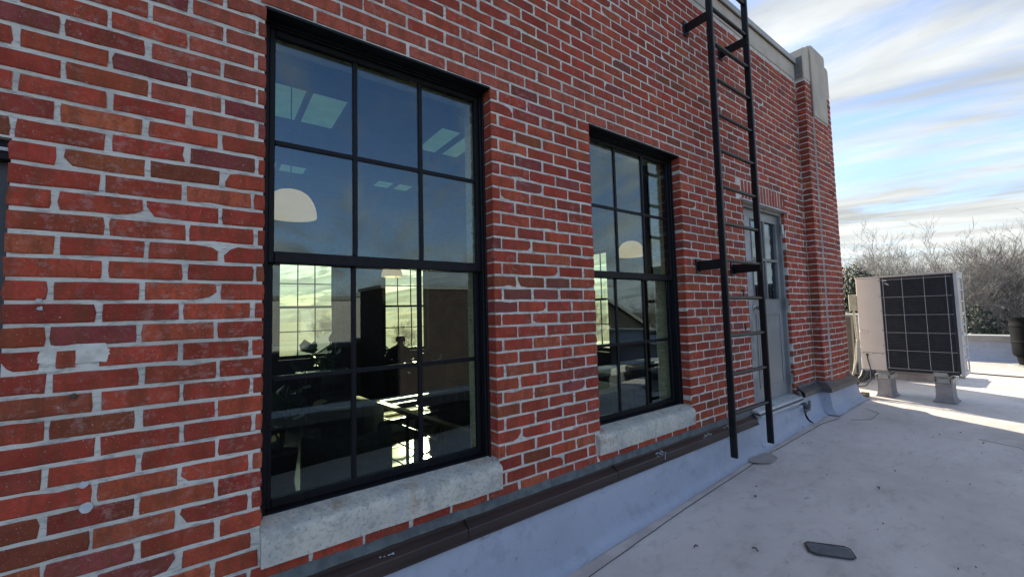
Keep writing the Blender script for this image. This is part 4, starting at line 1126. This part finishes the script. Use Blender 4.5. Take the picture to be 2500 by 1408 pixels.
RT = [(0, 2120, 44, 1.15, .3, 'grey bare tree just right of the pilaster, above the dark evergreen'), (1, 2185, 42, 1.16, 1.2, 'wide bare tree with fanned branches above the left half of the unit'),
      (4, 2085, 50, 1.2, 2.2, 'bare tree partly hidden by the pilaster edge'), (2, 2235, 47, 1.0, .5, 'low reddish bare tree above the middle of the unit'), (2, 2290, 46, .86, 2.6, 'low reddish bare tree above the right end of the unit'),
      (4, 2330, 52, .86, 4.1, 'small bare tree in the dip of the tree line'), (3, 2385, 42, 1.02, .9, 'pale barked bare tree just right of the unit'), (1, 2430, 40, 1.12, 3.3, 'large bare tree above the parapet between unit and barrel'),
      (0, 2475, 38, 1.08, 5.0, 'tallest bare tree above the black barrel'), (4, 2530, 40, 1.08, .2, 'bare tree cut by the right edge of the picture'),
      (0, 2410, 54, 1.1, 2.9, 'bare tree far behind the parapet, right of the unit'), (2, 2460, 50, .95, 1.0, 'reddish bare tree far behind the black barrel'), (4, 2260, 60, 1.05, .1, 'faint bare tree deep behind the middle of the unit')]
for (i, px, X, s, rz, lab) in RT: bare(i, X, ypx(px, X), s, rz, lab, TG)
def leafmass(name, boxes, n, s, cols, label, cat, seed, kind=None, zb=-7):
    r = random.Random(seed); root = None
    lm = MB(); 
    for k in range(n):
        cx, cyy, cz, rx, ry, rzz = r.choice(boxes)
        while True:
            v = Vector((r.uniform(-1, 1), r.uniform(-1, 1), r.uniform(-1, 1)))
            if .25 < v.length < 1: break
        p = Vector((cx+v.x*rx, cyy+v.y*ry, cz+v.z*rzz)); a = Vector((r.gauss(0, 1), r.gauss(0, 1), r.gauss(0, 1))).normalized(); b = a.orthogonal().normalized()
        w = s*r.uniform(.5, 1.3); lm.v += [tuple(p), tuple(p+a*w+b*w*.3), tuple(p+b*w)]; q = len(lm.v); lm.f.append((q-3, q-2, q-1))
    return lm
EVG = mat('ivy_leaf', (.012, .026, .010), .7, col2=(.024, .040, .014), scale=.9)
YE = ypx(2085, 36)
ev = thing('evergreen_tree', (36, YE, -7), 'dark ivy covered evergreen tree between pilaster and unit', 'tree')
leafmass('c', [(36, YE, 1.0, 1.2, 1.0, 1.8), (36, YE-.9, .6, 1, .8, 1.5), (36.5, YE+.8, .2, 1, .9, 2.), (36, YE-.2, -2.5, 1.6, 1.6, 3)], 9000, .16, None, '', '', 3).build('crown', EVG, ev)
MB().tube([(36, YE, -7), (36, YE-.1, 1.5)], [.3, .12], 8).build('trunk', BARK, ev)
ev2y = ypx(2378, 33)
ev2 = thing('evergreen_bush', (33, ev2y, -7), 'dark evergreen bush just right of the unit above the parapet', 'bush')
leafmass('c', [(33, ev2y, -2.0, 1.2, .9, 1.9), (33, ev2y-.9, -3, 1.2, 1.2, 2)], 3000, .13, None, '', '', 8).build('crown', EVG, ev2); MB().tube([(33, ev2y, -7), (33, ev2y, -1)], .12, 6).build('trunk', BARK, ev2)
UND = mat('undergrowth', (.085, .075, .035), .9, col2=(.04, .055, .018), scale=.35, lo=.42, hi=.58)
UND2 = mat('dry_leaves', (.21, .12, .055), .9, col2=(.10, .075, .04), scale=.8)
bx = []; bx2 = []
for k in range(60):
    X = R.uniform(36, 58); py_ = R.uniform(2040, 2560); y = ypx(py_, X); bx.append((X, y, -5.0+R.uniform(-1, 2.0), 2.2, 1.6, 1.5)); 
    if k % 3 == 0: bx2.append((X-1, y, -4.0+R.uniform(-.6, 1.0), 1.4, 1.0, .9))
tm = leafmass('u', bx, 42000, .20, None, '', '', 5).build('thicket', UND, None, kind='stuff'); tm['label'] = 'brushy olive undergrowth below the bare trees'
leafmass('u', bx2, 7000, .17, None, '', '', 6).build('dry_thicket', UND2, None, kind='stuff')
tw = MB(); rr = random.Random(77)
for k in range(2600):
    X = rr.uniform(37, 58); y = ypx(rr.uniform(2040, 2560), X); z0 = rr.uniform(-6, -1.5); a = Vector((rr.gauss(0, .35), rr.gauss(0, .5), 1)).normalized(); L_ = rr.uniform(1, 3.6)
    p = Vector((X, y, z0)); tw.tube([p, p+a*L_*.5+Vector((0, rr.gauss(0, .15), 0)), p+a*L_], [.018, .012, .007], 3, caps=False)
tw.build('brushwood', BARK2, None, kind='stuff')

def house(x, y, w, d, h, rh, rz, wallm, roofm, label):
    t = thing('house', (x, y, -7), label, 'house', rz=rz)
    MB().box(-w/2, w/2, -d/2, d/2, 0, h).build('wall', wallm, t, local=True)
    g_ = MB(); g_.poly_prism([(-w/2, h), (w/2, h), (0, h+rh)], -d/2, d/2); g_.build('gable', wallm, t, local=True)
    r_ = MB()
    for s in (-1, 1):
        r_.quad((s*(w/2+.4), -d/2-.4, h-.25), (s*(w/2+.4), d/2+.4, h-.25), (0, d/2+.4, h+rh+.08), (0, -d/2-.4, h+rh+.08)); r_.quad((s*(w/2+.4), -d/2-.4, h-.1), (s*(w/2+.4), d/2+.4, h-.1), (0, d/2+.4, h+rh+.23), (0, -d/2-.4, h+rh+.23))
    r_.build('roof', roofm, t, local=True)
    for s in (-1, 1):
        for u in (-.28, .28):
            for zz in (1.0, h-1.7 if h > 4 else None):
                if zz is None: continue
                wn = MB().box(u*w-.45, u*w+.45, s*d/2-.03, s*d/2+.03, zz, zz+1.3).build('window', mat('house_window', (.05, .06, .07), .2), t, local=True)
    return t
TANW = mat('tan_siding', (.42, .33, .22), .8, col2=(.36, .28, .19), scale=1); WHW = mat('white_siding', (.6, .6, .57), .8); RF = mat('shingle_roof', (.10, .095, .09), .9, col2=(.14, .13, .12), scale=2); RFO = mat('orange_roof', (.36, .14, .06), .9)
house(32, -26, 9, 8, 5.0, 3.4, .95, TANW, RF, 'tan gabled house mirrored in the window beside the ladder')
house(46, -22, 8, 9, 4.5, 2.8, .2, WHW, RF, 'white house behind the tan one, mirrored in the window')
house(12, 46, 8, 7, 3.2, 2.4, 0, WHW, mat('grey_roof', (.3, .3, .3), .9), 'small white gabled house seen through the rear windows')
house(-6, 58, 12, 8, 4.0, 2.8, .3, TANW, RFO, 'house with orange roof seen through the rear left window')
# brick block on the -Y side, seen in reflection
DBR = mat('dark_brick', (.035, .022, .018), .9, col2=(.02, .014, .012), scale=4, bump=.4, bscale=14, bdist=.01)
pb = thing('roof_penthouse', (6, -8, -1.4), 'dark brick roof block mirrored in the right panes of the large window', 'building')
MB().box(3.2, 8.8, -8.9, -7.2, -1.8, .62).build('wall', DBR, pb); MB().box(3.15, 8.85, -8.95, -7.15, .622, .70).build('coping', STRIPG, pb)
lg = thing('low_building', (7, -24, -7), 'long pale grey flat building mirrored in the large window', 'building')
MB().box(1.5, 12, -27, -20, -7, 1.0).build('wall', mat('pale_render', (.30, .28, .26), .9, col2=(.25, .235, .22), scale=.6), lg); MB().box(1.4, 12.1, -27.1, -19.9, 1.002, 1.2).build('coping', STRIPG, lg)
MB().box(3.4, 3.9, -19.99, -19.9, -.6, .5).build('window', mat('pale_window', (.45, .45, .45), .4), lg)
for k, (x, y, i, s, rz) in enumerate(((40, -34, 0, 1.0, 1), (30, -36, 1, 1.0, 2), (52, -33, 4, 1.0, 3), (60, -28, 2, 1.2, 4), (24, -40, 3, .9, 5), (12, -48, 2, 1.1, .5), (0, -50, 1, 1., 1.5), (-14, -44, 0, 1., 2.5))):
    bare(i, x, y, s, rz, ['bare tree behind the mirrored tan house', 'bare tree left of the mirrored tan house', 'bare tree right of the mirrored tan house', 'far reddish bare tree in the window reflection', 'pale bare tree in the window reflection', 'reddish bare tree behind the mirrored grey building', 'bare tree beyond the mirrored roofs', 'bare tree far left in the reflected view'][k], 'bare trees mirrored in the windows')
up = thing('utility_pole', (25, -19.5, -7), 'wooden utility pole with crossarm mirrored in front of the tan house', 'utility pole')
MB().tube([(25, -19.5, -7), (25, -19.5, 2.6)], [.16, .11], 8).build('pole', BARK, up); MB().box(23.9, 26.1, -19.56, -19.44, 1.9, 2.05).build('crossarm', BARK, up)
for k, (x, y, i, s, rz) in enumerate(((4, 62, 4, .8, 1), (14, 66, 1, .85, 2), (24, 60, 2, .8, 3), (-16, 64, 0, .85, 4), (34, 52, 3, .8, 5), (44, 40, 0, .85, 1.1), (52, 26, 1, .85, 2.1), (30, 30, 4, .7, 3.3))):
    bare(i, x, y, s, rz, ['bare tree straight behind the rear left window', 'bare tree between the two rear windows', 'low bare tree behind the rear right window', 'bare tree left of the orange roofed house', 'bare tree behind the right rear window', 'bare tree seen through the end window', 'bare tree deep behind the end window', 'small bare tree across the lot'][k], 'bare trees seen through the rear windows')
